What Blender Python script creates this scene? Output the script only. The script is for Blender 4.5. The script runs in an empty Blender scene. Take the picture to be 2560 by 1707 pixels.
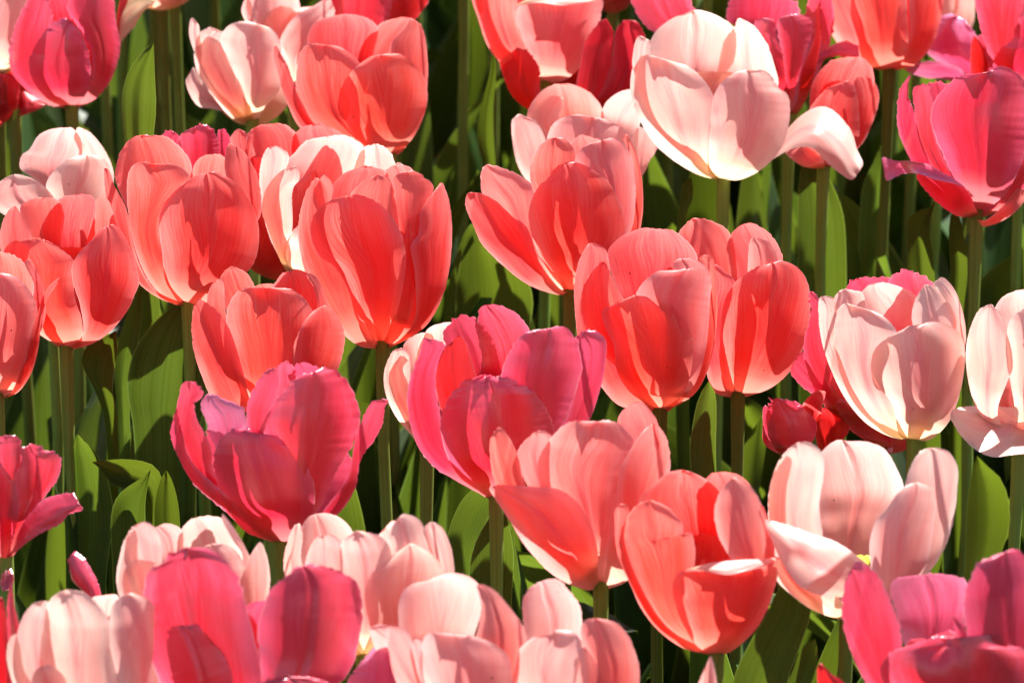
import bpy, math, random
import numpy as np
from mathutils import Vector

# ------------------------------------------------------------------ camera, sky, sun, exposure
sc = bpy.context.scene
COL = sc.collection
R = math.radians
TH = R(27.0)                       # camera looks down on the bed by this angle
DIST = 2.5
HEAD_Z = 0.42                      # height of the flower bases
LOOK = Vector((0, 0, HEAD_Z + 0.012))
CAM = LOOK + Vector((0, -math.cos(TH), math.sin(TH))) * DIST
W_PX, H_PX = 2560.0, 1707.0
FRAME_W = 0.45                     # metres across the frame at DIST
cd = bpy.data.cameras.new("camera")
cam = bpy.data.objects.new("camera", cd)
COL.objects.link(cam)
cam.location = CAM
cam.rotation_euler = (math.pi / 2 - TH, 0, 0)
cd.sensor_width = 36.0
cd.lens = 36.0 * DIST / FRAME_W
cd.clip_start, cd.clip_end = 0.05, 800
cd.dof.use_dof = True
cd.dof.focus_distance = DIST - 0.03
cd.dof.aperture_fstop = 18.0
sc.camera = cam

SUN_EL, SUN_AZ = R(56), R(42)      # azimuth from +Y (away from the camera) towards +X
sun_dir = Vector((math.sin(SUN_AZ) * math.cos(SUN_EL), math.cos(SUN_AZ) * math.cos(SUN_EL), math.sin(SUN_EL)))
ld = bpy.data.lights.new("sun", 'SUN')
ld.energy = 5.0
ld.angle = R(0.53)
ld.color = (1.0, 0.97, 0.93)
sun = bpy.data.objects.new("sun", ld)
COL.objects.link(sun)
sun.rotation_euler = sun_dir.to_track_quat('Z', 'Y').to_euler()
world = bpy.data.worlds.new("World")
sc.world = world
world.use_nodes = True
wn = world.node_tree
bg = wn.nodes["Background"]
sky = wn.nodes.new("ShaderNodeTexSky")
sky.sky_type = 'NISHITA'
sky.sun_disc = False
sky.sun_elevation = SUN_EL
sky.sun_rotation = SUN_AZ
wn.links.new(sky.outputs[0], bg.inputs[0])
bg.inputs[1].default_value = 0.058
sc.view_settings.view_transform = 'Standard'
sc.view_settings.look = 'None'
sc.view_settings.exposure = 1.58
sc.view_settings.gamma = 1.0
sc.render.engine = 'CYCLES'
sc.cycles.use_denoising = True
sc.cycles.max_bounces = 14
sc.cycles.diffuse_bounces = 8
sc.cycles.transmission_bounces = 10
sc.cycles.glossy_bounces = 3
sc.cycles.caustics_reflective = False
sc.cycles.caustics_refractive = False

# ------------------------------------------------------------------ node helpers and materials
def new_mat(name):
    m = bpy.data.materials.new(name)
    m.use_nodes = True
    nt = m.node_tree
    nt.nodes.clear()
    return m, nt

def nd(nt, typ, **kw):
    n = nt.nodes.new(typ)
    for k, v in kw.items():
        if k.startswith('i_'):
            key = k[2:]
            n.inputs[int(key) if key.isdigit() else key].default_value = v
        else:
            setattr(n, k, v)
    return n

def mixc(nt, fac, a, b):
    n = nt.nodes.new("ShaderNodeMix")
    n.data_type = 'RGBA'
    for s, v in ((0, fac), (6, a), (7, b)):
        if hasattr(v, 'is_output'):
            nt.links.new(v, n.inputs[s])
        else:
            n.inputs[s].default_value = v if s == 0 else (*v, 1)
    return n.outputs[2]

def ramp(nt, sock, stops):
    n = nt.nodes.new("ShaderNodeValToRGB")
    cr = n.color_ramp
    while len(cr.elements) < len(stops):
        cr.elements.new(0.5)
    for e, (p, c) in zip(cr.elements, stops):
        e.position = p
        e.color = (c, c, c, 1) if not isinstance(c, tuple) else (*c, 1)
    nt.links.new(sock, n.inputs[0])
    return n.outputs[0]

def math_n(nt, op, a, b=0.0):
    n = nt.nodes.new("ShaderNodeMath")
    n.operation = op
    for i, v in enumerate((a, b)):
        if hasattr(v, 'is_output'):
            nt.links.new(v, n.inputs[i])
        else:
            n.inputs[i].default_value = v
    return n.outputs[0]

def petal_material(name, body, edge, flame, base, trans=0.54, gloss=0.05, rough=0.38, sat=1.0):
    m, nt = new_mat(name)
    uv = nd(nt, "ShaderNodeUVMap")
    sep = nd(nt, "ShaderNodeSeparateXYZ")
    nt.links.new(uv.outputs[0], sep.inputs[0])
    u, t = sep.outputs[0], sep.outputs[1]
    oi = nd(nt, "ShaderNodeObjectInfo")
    # long fine veins that fan out from the base
    cmb = nd(nt, "ShaderNodeCombineXYZ")
    uc = math_n(nt, 'SUBTRACT', math_n(nt, 'MULTIPLY', u, 2.0), 1.0)
    fan = math_n(nt, 'SUBTRACT', math_n(nt, 'ABSOLUTE', uc), math_n(nt, 'MULTIPLY', math_n(nt, 'POWER', t, 1.6), 0.55))
    fan = math_n(nt, 'ADD', fan, math_n(nt, 'MULTIPLY', math_n(nt, 'SIGN', uc), 5.0))
    nt.links.new(math_n(nt, 'MULTIPLY', fan, 24.0), cmb.inputs[0])
    nt.links.new(math_n(nt, 'MULTIPLY', t, 2.2), cmb.inputs[1])
    nt.links.new(math_n(nt, 'MULTIPLY', oi.outputs['Random'], 91.0), cmb.inputs[2])
    vein = nd(nt, "ShaderNodeTexNoise", i_Scale=1.0, i_Detail=5.0, i_Roughness=0.8)
    nt.links.new(cmb.outputs[0], vein.inputs['Vector'])
    cmb2 = nd(nt, "ShaderNodeCombineXYZ")
    nt.links.new(math_n(nt, 'MULTIPLY', u, 3.0), cmb2.inputs[0])
    nt.links.new(math_n(nt, 'MULTIPLY', t, 1.6), cmb2.inputs[1])
    nt.links.new(math_n(nt, 'MULTIPLY', oi.outputs['Random'], 57.0), cmb2.inputs[2])
    blot = nd(nt, "ShaderNodeTexNoise", i_Scale=1.3, i_Detail=2.5)
    nt.links.new(cmb2.outputs[0], blot.inputs['Vector'])
    au = math_n(nt, 'ABSOLUTE', math_n(nt, 'SUBTRACT', math_n(nt, 'MULTIPLY', u, 2.0), 1.0))
    jit = math_n(nt, 'MULTIPLY', math_n(nt, 'SUBTRACT', vein.outputs[0], 0.5), 0.9)
    e_f = ramp(nt, math_n(nt, 'ADD', math_n(nt, 'MAXIMUM', au, math_n(nt, 'MULTIPLY', t, 0.93)), math_n(nt, 'MULTIPLY', jit, 0.45)), [(0.55, 0.0), (1.0, 1.0)])
    c = mixc(nt, math_n(nt, 'MULTIPLY', e_f, 0.85), body, edge)
    rim = ramp(nt, au, [(0.968, 0.0), (1.0, 0.65)])
    c = mixc(nt, rim, c, tuple(min(1, x * 0.4 + 0.55) for x in edge))
    fl = ramp(nt, math_n(nt, 'ADD', au, jit), [(0.0, 1.0), (0.34, 0.0)])
    tt = ramp(nt, t, [(0.1, 0.2), (0.45, 1.0), (0.95, 0.35)])
    c = mixc(nt, math_n(nt, 'MULTIPLY', math_n(nt, 'MULTIPLY', fl, tt), 0.75), c, flame)
    v_f = ramp(nt, vein.outputs[0], [(0.44, 0.0), (0.62, 1.0)])
    c = mixc(nt, math_n(nt, 'MULTIPLY', v_f, math_n(nt, 'ADD', math_n(nt, 'MULTIPLY', e_f, 0.60), 0.20)), c, edge)
    b_f = ramp(nt, blot.outputs[0], [(0.45, 0.0), (0.75, 0.55)])
    c = mixc(nt, b_f, c, flame)
    bs = ramp(nt, math_n(nt, 'ADD', t, math_n(nt, 'MULTIPLY', jit, 0.12)), [(0.05, 1.0), (0.29, 0.0)])
    c = mixc(nt, math_n(nt, 'MULTIPLY', bs, 0.85), c, base)
    cmb3 = nd(nt, "ShaderNodeCombineXYZ")
    nt.links.new(math_n(nt, 'MULTIPLY', fan, 70.0), cmb3.inputs[0])
    nt.links.new(math_n(nt, 'MULTIPLY', t, 9.0), cmb3.inputs[1])
    nt.links.new(math_n(nt, 'MULTIPLY', oi.outputs['Random'], 33.0), cmb3.inputs[2])
    fine = nd(nt, "ShaderNodeTexNoise", i_Scale=1.0, i_Detail=3.0, i_Roughness=0.7)
    nt.links.new(cmb3.outputs[0], fine.inputs['Vector'])
    f_f = ramp(nt, fine.outputs[0], [(0.46, 0.0), (0.66, 1.0)])
    c = mixc(nt, math_n(nt, 'MULTIPLY', f_f, math_n(nt, 'ADD', math_n(nt, 'MULTIPLY', e_f, 0.5), 0.12)), c, edge)
    cmb4 = nd(nt, "ShaderNodeCombineXYZ")
    nt.links.new(math_n(nt, 'MULTIPLY', u, 9.0), cmb4.inputs[0])
    nt.links.new(math_n(nt, 'MULTIPLY', t, 12.0), cmb4.inputs[1])
    nt.links.new(math_n(nt, 'MULTIPLY', oi.outputs['Random'], 19.0), cmb4.inputs[2])
    vor = nd(nt, "ShaderNodeTexVoronoi", i_Scale=1.0)
    nt.links.new(cmb4.outputs[0], vor.inputs['Vector'])
    sepc = nd(nt, "ShaderNodeSeparateColor")
    nt.links.new(vor.outputs['Color'], sepc.inputs[0])
    spot = math_n(nt, 'MULTIPLY', math_n(nt, 'LESS_THAN', vor.outputs['Distance'], 0.085), math_n(nt, 'GREATER_THAN', sepc.outputs[0], 0.955))
    c = mixc(nt, math_n(nt, 'MULTIPLY', spot, 0.8), c, (0.08, 0.01, 0.01))
    hsv = nd(nt, "ShaderNodeHueSaturation")
    nt.links.new(c, hsv.inputs['Color'])
    hsv.inputs['Saturation'].default_value = sat
    nt.links.new(math_n(nt, 'ADD', math_n(nt, 'MULTIPLY', oi.outputs['Random'], 0.008), 0.496), hsv.inputs['Hue'])
    nt.links.new(math_n(nt, 'ADD', math_n(nt, 'MULTIPLY', oi.outputs['Random'], 0.12), 0.92), hsv.inputs['Value'])
    c = hsv.outputs[0]
    bump = nd(nt, "ShaderNodeBump", i_Strength=0.16, i_Distance=0.0008)
    nt.links.new(vein.outputs[0], bump.inputs['Height'])
    df = nd(nt, "ShaderNodeBsdfDiffuse")
    tr = nd(nt, "ShaderNodeBsdfTranslucent")
    gl = nd(nt, "ShaderNodeBsdfGlossy", i_Roughness=rough)
    gl.inputs[0].default_value = (1, 0.93, 0.97, 1)
    for s in (df, tr, gl):
        nt.links.new(bump.outputs[0], s.inputs['Normal'])
    nt.links.new(c, df.inputs[0])
    nt.links.new(c, tr.inputs[0])
    mx = nd(nt, "ShaderNodeMixShader", i_0=trans)
    nt.links.new(df.outputs[0], mx.inputs[1])
    nt.links.new(tr.outputs[0], mx.inputs[2])
    lw = nd(nt, "ShaderNodeLayerWeight", i_Blend=0.25)
    fac = math_n(nt, 'ADD', math_n(nt, 'MULTIPLY', lw.outputs['Fresnel'], gloss * 1.6), gloss * 0.6)
    mx2 = nd(nt, "ShaderNodeMixShader")
    nt.links.new(fac, mx2.inputs[0])
    nt.links.new(mx.outputs[0], mx2.inputs[1])
    nt.links.new(gl.outputs[0], mx2.inputs[2])
    out = nd(nt, "ShaderNodeOutputMaterial")
    nt.links.new(mx2.outputs[0], out.inputs[0])
    return m

CREAM = (0.91, 0.76, 0.42)
MATS = {
    'coral':   petal_material('coral_petal', (0.89, 0.060, 0.046), (0.91, 0.27, 0.235), (0.85, 0.030, 0.034), (0.90, 0.32, 0.24)),
    'salmon':  petal_material('salmon_petal', (0.94, 0.19, 0.155), (0.94, 0.42, 0.37), (0.90, 0.095, 0.10), (0.93, 0.58, 0.42)),
    'blush':   petal_material('blush_petal', (0.94, 0.41, 0.35), (0.95, 0.64, 0.57), (0.91, 0.21, 0.21), (0.92, 0.70, 0.43), gloss=0.04),
    'white':   petal_material('white_petal', (0.92, 0.50, 0.41), (0.94, 0.68, 0.58), (0.87, 0.21, 0.22), CREAM, gloss=0.04),
    'magenta': petal_material('magenta_petal', (0.78, 0.024, 0.054), (0.83, 0.11, 0.20), (0.66, 0.008, 0.024), (0.82, 0.30, 0.27), gloss=0.14, rough=0.3),
    'lavender': petal_material('lavender_petal', (0.84, 0.10, 0.24), (0.88, 0.30, 0.48), (0.78, 0.03, 0.10), (0.82, 0.36, 0.36), trans=0.35, gloss=0.16, rough=0.3),
    'red':     petal_material('red_petal', (0.65, 0.009, 0.013), (0.70, 0.035, 0.045), (0.48, 0.003, 0.007), (0.6, 0.2, 0.12), gloss=0.06),
    'dry':     petal_material('withered_petal', (0.78, 0.40, 0.22), (0.85, 0.66, 0.38), (0.62, 0.10, 0.08), (0.7, 0.3, 0.2)),
}

def leaf_material(name, dark, light, trans=0.42, gloss=0.05):
    m, nt = new_mat(name)
    uv = nd(nt, "ShaderNodeUVMap")
    sep = nd(nt, "ShaderNodeSeparateXYZ")
    nt.links.new(uv.outputs[0], sep.inputs[0])
    oi = nd(nt, "ShaderNodeObjectInfo")
    cmb = nd(nt, "ShaderNodeCombineXYZ")
    nt.links.new(math_n(nt, 'MULTIPLY', sep.outputs[0], 34.0), cmb.inputs[0])
    nt.links.new(math_n(nt, 'MULTIPLY', sep.outputs[1], 1.2), cmb.inputs[1])
    nt.links.new(math_n(nt, 'MULTIPLY', oi.outputs['Random'], 71.0), cmb.inputs[2])
    vein = nd(nt, "ShaderNodeTexNoise", i_Scale=1.0, i_Detail=3.0)
    nt.links.new(cmb.outputs[0], vein.inputs['Vector'])
    tc = nd(nt, "ShaderNodeTexCoord")
    blot = nd(nt, "ShaderNodeTexNoise", i_Scale=22.0, i_Detail=3.0)
    nt.links.new(tc.outputs['Object'], blot.inputs['Vector'])
    f = math_n(nt, 'ADD', math_n(nt, 'MULTIPLY', vein.outputs[0], 0.6), math_n(nt, 'MULTIPLY', blot.outputs[0], 0.4))
    c = mixc(nt, ramp(nt, f, [(0.35, 0.0), (0.65, 1.0)]), dark, light)
    au = math_n(nt, 'ABSOLUTE', math_n(nt, 'SUBTRACT', math_n(nt, 'MULTIPLY', sep.outputs[0], 2.0), 1.0))
    c = mixc(nt, ramp(nt, au, [(0.955, 0.0), (1.0, 0.8)]), c, (0.30, 0.42, 0.10))
    hsv = nd(nt, "ShaderNodeHueSaturation")
    nt.links.new(c, hsv.inputs['Color'])
    nt.links.new(math_n(nt, 'ADD', math_n(nt, 'MULTIPLY', oi.outputs['Random'], 0.05), 0.48), hsv.inputs['Hue'])
    nt.links.new(math_n(nt, 'ADD', math_n(nt, 'MULTIPLY', oi.outputs['Random'], 0.95), 0.6), hsv.inputs['Value'])
    c = hsv.outputs[0]
    bump = nd(nt, "ShaderNodeBump", i_Strength=0.2, i_Distance=0.001)
    nt.links.new(vein.outputs[0], bump.inputs['Height'])
    df = nd(nt, "ShaderNodeBsdfDiffuse")
    tr = nd(nt, "ShaderNodeBsdfTranslucent")
    gl = nd(nt, "ShaderNodeBsdfGlossy", i_Roughness=0.5)
    for s in (df, tr, gl):
        nt.links.new(bump.outputs[0], s.inputs['Normal'])
    nt.links.new(c, df.inputs[0])
    c2 = mixc(nt, 0.45, c, (0.26, 0.36, 0.014))
    nt.links.new(c2, tr.inputs[0])
    mx = nd(nt, "ShaderNodeMixShader", i_0=trans)
    nt.links.new(df.outputs[0], mx.inputs[1])
    nt.links.new(tr.outputs[0], mx.inputs[2])
    lw = nd(nt, "ShaderNodeLayerWeight", i_Blend=0.3)
    mx2 = nd(nt, "ShaderNodeMixShader")
    nt.links.new(math_n(nt, 'ADD', math_n(nt, 'MULTIPLY', lw.outputs['Fresnel'], 0.05), gloss * 0.2), mx2.inputs[0])
    nt.links.new(mx.outputs[0], mx2.inputs[1])
    nt.links.new(gl.outputs[0], mx2.inputs[2])
    out = nd(nt, "ShaderNodeOutputMaterial")
    nt.links.new(mx2.outputs[0], out.inputs[0])
    return m

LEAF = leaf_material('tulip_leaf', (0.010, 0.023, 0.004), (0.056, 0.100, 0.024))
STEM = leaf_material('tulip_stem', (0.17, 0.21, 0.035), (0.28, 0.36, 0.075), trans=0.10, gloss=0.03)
PISTIL = leaf_material('pistil_green', (0.45, 0.42, 0.03), (0.62, 0.58, 0.06), trans=0.2)

m, nt = new_mat('garden_soil')
tc = nd(nt, "ShaderNodeTexCoord")
n1 = nd(nt, "ShaderNodeTexNoise", i_Scale=38.0, i_Detail=8.0, i_Roughness=0.7)
nt.links.new(tc.outputs['Object'], n1.inputs['Vector'])
p = nd(nt, "ShaderNodeBsdfPrincipled", i_Roughness=0.95)
nt.links.new(mixc(nt, ramp(nt, n1.outputs[0], [(0.35, 0.0), (0.7, 1.0)]), (0.006, 0.004, 0.003), (0.032, 0.019, 0.011)), p.inputs['Base Color'])
bp = nd(nt, "ShaderNodeBump", i_Strength=0.8, i_Distance=0.02)
nt.links.new(n1.outputs[0], bp.inputs['Height'])
nt.links.new(bp.outputs[0], p.inputs['Normal'])
o_ = nd(nt, "ShaderNodeOutputMaterial")
nt.links.new(p.outputs[0], o_.inputs[0])
SOIL = m

# ------------------------------------------------------------------ geometry helpers
CROPS = {'A': (0, 0), 'B': (600, 0), 'C': (1200, 0), 'D': (1760, 0), 'E': (0, 420), 'F': (440, 280), 'G': (1120, 380),
         'H': (1760, 580), 'I': (360, 820), 'J': (900, 740), 'K': (1400, 960), 'L': (0, 1040), 'M': (240, 1107),
         'N': (840, 1107), 'O': (1760, 1107)}
CS = 800.0 / 2091.0
FWD = Vector((0, math.cos(TH), -math.sin(TH)))
UPV = Vector((0, math.sin(TH), math.cos(TH)))
TANX = FRAME_W / DIST / 2

def ray(px, py):                               # direction with unit component along FWD
    return FWD + Vector((1, 0, 0)) * ((px - W_PX / 2) / (W_PX / 2) * TANX) + UPV * (-(py - H_PX / 2) / (W_PX / 2) * TANX)

def depth_at(px, py, z):
    d = ray(px, py)
    return (z - CAM.z) / d.z

def crv(pts, n):                               # centripetal Catmull-Rom through pts, n samples even in arc length
    P = [np.array(p, float) for p in pts]
    Q = [P[0]]
    for p in P[1:]:
        if np.linalg.norm(p - Q[-1]) > 1e-6:
            Q.append(p)
    if len(Q) < 2:
        Q.append(Q[0] + 1e-3)
    E = [2 * Q[0] - Q[1]] + Q + [2 * Q[-1] - Q[-2]]
    out = []
    for i in range(1, len(E) - 2):
        p0, p1, p2, p3 = E[i - 1:i + 3]
        t0 = 0.0
        t1 = t0 + np.linalg.norm(p1 - p0) ** 0.5
        t2 = t1 + np.linalg.norm(p2 - p1) ** 0.5
        t3 = t2 + np.linalg.norm(p3 - p2) ** 0.5
        for t in np.linspace(t1, t2, 14, endpoint=False):
            a1 = (t1 - t) / (t1 - t0) * p0 + (t - t0) / (t1 - t0) * p1
            a2 = (t2 - t) / (t2 - t1) * p1 + (t - t1) / (t2 - t1) * p2
            a3 = (t3 - t) / (t3 - t2) * p2 + (t - t2) / (t3 - t2) * p3
            b1 = (t2 - t) / (t2 - t0) * a1 + (t - t0) / (t2 - t0) * a2
            b2 = (t3 - t) / (t3 - t1) * a2 + (t - t1) / (t3 - t1) * a3
            out.append((t2 - t) / (t2 - t1) * b1 + (t - t1) / (t2 - t1) * b2)
    out.append(Q[-1])
    out = np.array(out)
    s = np.concatenate([[0], np.cumsum(np.linalg.norm(np.diff(out, axis=0), axis=1))])
    q = np.linspace(0, s[-1], n)
    return np.stack([np.interp(q, s, out[:, 0]), np.interp(q, s, out[:, 1])], 1)

def grid_mesh(name, V, mat, parent, flip=False):
    """V: (rows, cols, 3) in the parent's space; UV x across, y along."""
    n, mcol = V.shape[:2]
    me = bpy.data.meshes.new(name)
    idx = np.arange(n * mcol).reshape(n, mcol)
    a, b, c, d = idx[:-1, :-1], idx[:-1, 1:], idx[1:, 1:], idx[1:, :-1]
    f = np.stack([a, b, c, d] if not flip else [d, c, b, a], -1).reshape(-1, 4)
    me.from_pydata(V.reshape(-1, 3).tolist(), [], f.tolist())
    uvl = me.uv_layers.new(name="UVMap")
    uu = np.repeat(np.linspace(0, 1, mcol)[None], n, 0).ravel()
    vv = np.repeat(np.linspace(0, 1, n)[:, None], mcol, 1).ravel()
    li = np.empty(len(me.loops), dtype=np.int32)
    me.loops.foreach_get('vertex_index', li)
    uvl.data.foreach_set('uv', np.stack([uu[li], vv[li]], 1).ravel())
    me.polygons.foreach_set('use_smooth', np.ones(len(me.polygons), dtype=bool))
    me.materials.append(mat)
    o = bpy.data.objects.new(name, me)
    COL.objects.link(o)
    o.parent = parent
    return o

def tube(name, pts, radii, mat, parent, sides=10):
    V = []
    for i, p in enumerate(pts):
        p = Vector(p)
        a = Vector(pts[max(0, i - 1)])
        b = Vector(pts[min(len(pts) - 1, i + 1)])
        t = (b - a).normalized()
        x = t.cross(Vector((0, 1, 0.01))).normalized()
        y = t.cross(x)
        V.append([tuple(p + (x * math.cos(2 * math.pi * k / sides) + y * math.sin(2 * math.pi * k / sides)) * radii[i]) for k in range(sides + 1)])
    return grid_mesh(name, np.array(V), mat, parent)

NT, NU = 72, 23
def smooth_noise(rng, n, m, fn, fm):
    c = rng.normal(size=(fn + 2, fm + 2))
    y = np.linspace(0, fn, n)
    x = np.linspace(0, fm, m)
    yi, xi = np.floor(y).astype(int), np.floor(x).astype(int)
    yf, xf = (y - yi), (x - xi)
    yf = yf * yf * (3 - 2 * yf)
    xf = xf * xf * (3 - 2 * xf)
    g = lambda a, b: c[np.ix_(a, b)]
    return ((g(yi, xi) * (1 - xf) + g(yi, xi + 1) * xf) * (1 - yf)[:, None] + (g(yi + 1, xi) * (1 - xf) + g(yi + 1, xi + 1) * xf) * yf[:, None])

class Flower:
    def __init__(s, px, py, offset=0.0, z=HEAD_Z):
        s.px, s.py = px, py
        s.d0 = depth_at(px, py, z) + offset
        s.mpp = s.d0 * 2 * TANX / W_PX          # metres per photograph pixel at this flower
        s.base = CAM + ray(px, py) * s.d0
        s.lo, s.hi = None, None
        s.petals = []

    def world(s, X, Y, D):                      # X right, Y up (pixels from the base), D depth in pixels -> points relative to the base
        d = s.d0 + D * s.mpp
        ax = (X + s.px - W_PX / 2) / (W_PX / 2) * TANX
        ay = -((s.py - Y) - H_PX / 2) / (W_PX / 2) * TANX
        out = np.empty(X.shape + (3,))
        rx = d * ax
        ry = d * ay
        for k in range(3):
            out[..., k] = CAM[k] + FWD[k] * d + (rx if k == 0 else 0) + UPV[k] * ry - s.base[k]
        return out

    def envelope(s, outlines):
        """Silhouette of the cup as seen: half-width and centre against height."""
        P = np.concatenate(outlines)
        top = max(60.0, np.percentile(P[:, 1], 97))
        ys = np.linspace(0, top, 40)
        lo = np.full(40, np.nan)
        hi = np.full(40, np.nan)
        step = ys[1]
        for i, y in enumerate(ys):
            q = P[np.abs(P[:, 1] - y) < step * 0.8]
            if len(q):
                lo[i], hi[i] = q[:, 0].min(), q[:, 0].max()
        ok = ~np.isnan(lo)
        lo = np.interp(ys, ys[ok], lo[ok])
        hi = np.interp(ys, ys[ok], hi[ok])
        lo[0], hi[0] = -14, 14
        k = 0.80 * top                          # above the shoulders the silhouette belongs to single petals
        iM = np.argmin(np.abs(ys - k * 0.62))
        for i in range(len(ys)):
            if i > iM:
                f = 0.5 * (i - iM) / (len(ys) - iM)
                lo[i] = lo[iM] * (1 - f * 0.35) if True else lo[i]
                hi[i] = hi[iM] * (1 - f * 0.35)
        for _ in range(2):
            lo[1:-1] = (lo[:-2] + 2 * lo[1:-1] + lo[2:]) / 4
            hi[1:-1] = (hi[:-2] + 2 * hi[1:-1] + hi[2:]) / 4
        s.ys, s.c, s.r = ys, (lo + hi) / 2, np.maximum((hi - lo) / 2, 10)

    def cup_depth(s, X, Y, front, k):
        ct, st = math.cos(TH), math.sin(TH)
        zs = np.linspace(0, s.ys[-1] * 1.5 / ct, 90)
        c = np.interp(zs * ct, s.ys, s.c)
        r = np.interp(zs * ct, s.ys, s.r) * k
        xx = X.reshape(-1, 1)
        y = np.sqrt(np.maximum(r ** 2 - (xx - c) ** 2, 0.0))
        g = zs * ct + (-y if front else y) * st - Y.reshape(-1, 1)
        if front:                               # highest crossing from below
            neg = g < 0
            i = np.where(neg.any(1), neg.shape[1] - 1 - np.argmax(neg[:, ::-1], 1), 0)
            i = np.minimum(i, len(zs) - 2)
        else:
            pos = g >= 0
            i = np.maximum(np.where(pos.any(1), np.argmax(pos, 1), len(zs) - 1) - 1, 0)
        rows = np.arange(len(i))
        g0, g1 = g[rows, i], g[rows, i + 1]
        f = np.clip(-g0 / np.where(np.abs(g1 - g0) < 1e-6, 1e-6, g1 - g0), 0, 1)
        z = zs[i] + f * (zs[1] - zs[0])
        yy = y[rows, i] * (1 - f) + y[rows, i + 1] * f
        if front:
            yy = -yy
        return (yy * ct - z * st).reshape(X.shape)

def outline_grid(Lp, Rp, rng, rag):
    Lc, Rc = crv(Lp, NT), crv(Rp, NT)
    t = np.linspace(0, 1, NT)
    w = np.linspace(0, 1, NU)
    # rows end as rounded arcs rather than a pinch: columns reach the outline near the tip
    P = Lc[:, None] * (1 - w)[None, :, None] + Rc[:, None] * w[None, :, None]
    if rag:
        for side, wt in ((0, (1 - w) ** 5), (1, w ** 5)):
            hw = np.linalg.norm(Lc - Rc, axis=1).max() / 2
            rg = rag * min(1.0, hw / 55)
            j = rng.normal(size=NT) * rg * (0.22 + 1.0 * t ** 3) * (0.35 + np.interp(np.arange(NT), np.arange(0, NT + 8, 8), rng.uniform(0, 1.6, len(np.arange(0, NT + 8, 8)))))
            j[0] = 0
            C = (Lc, Rc)[side]
            tg = np.gradient(C, axis=0)
            nn = np.stack([-tg[:, 1], tg[:, 0]], 1)
            nn /= np.maximum(np.linalg.norm(nn, axis=1, keepdims=True), 1e-6)
            P += (nn * j[:, None])[:, None] * wt[None, :, None]
    return P

def pts(txt):
    return [tuple(float(v) for v in q.split(',')) for q in txt.split()]

RAG = {'lavender': 1.6, 'coral': 0.7, 'salmon': 0.7, 'blush': 0.6, 'white': 0.6, 'magenta': 2.5, 'red': 1.5, 'dry': 2.0}
BULGE = 0.16

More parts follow.
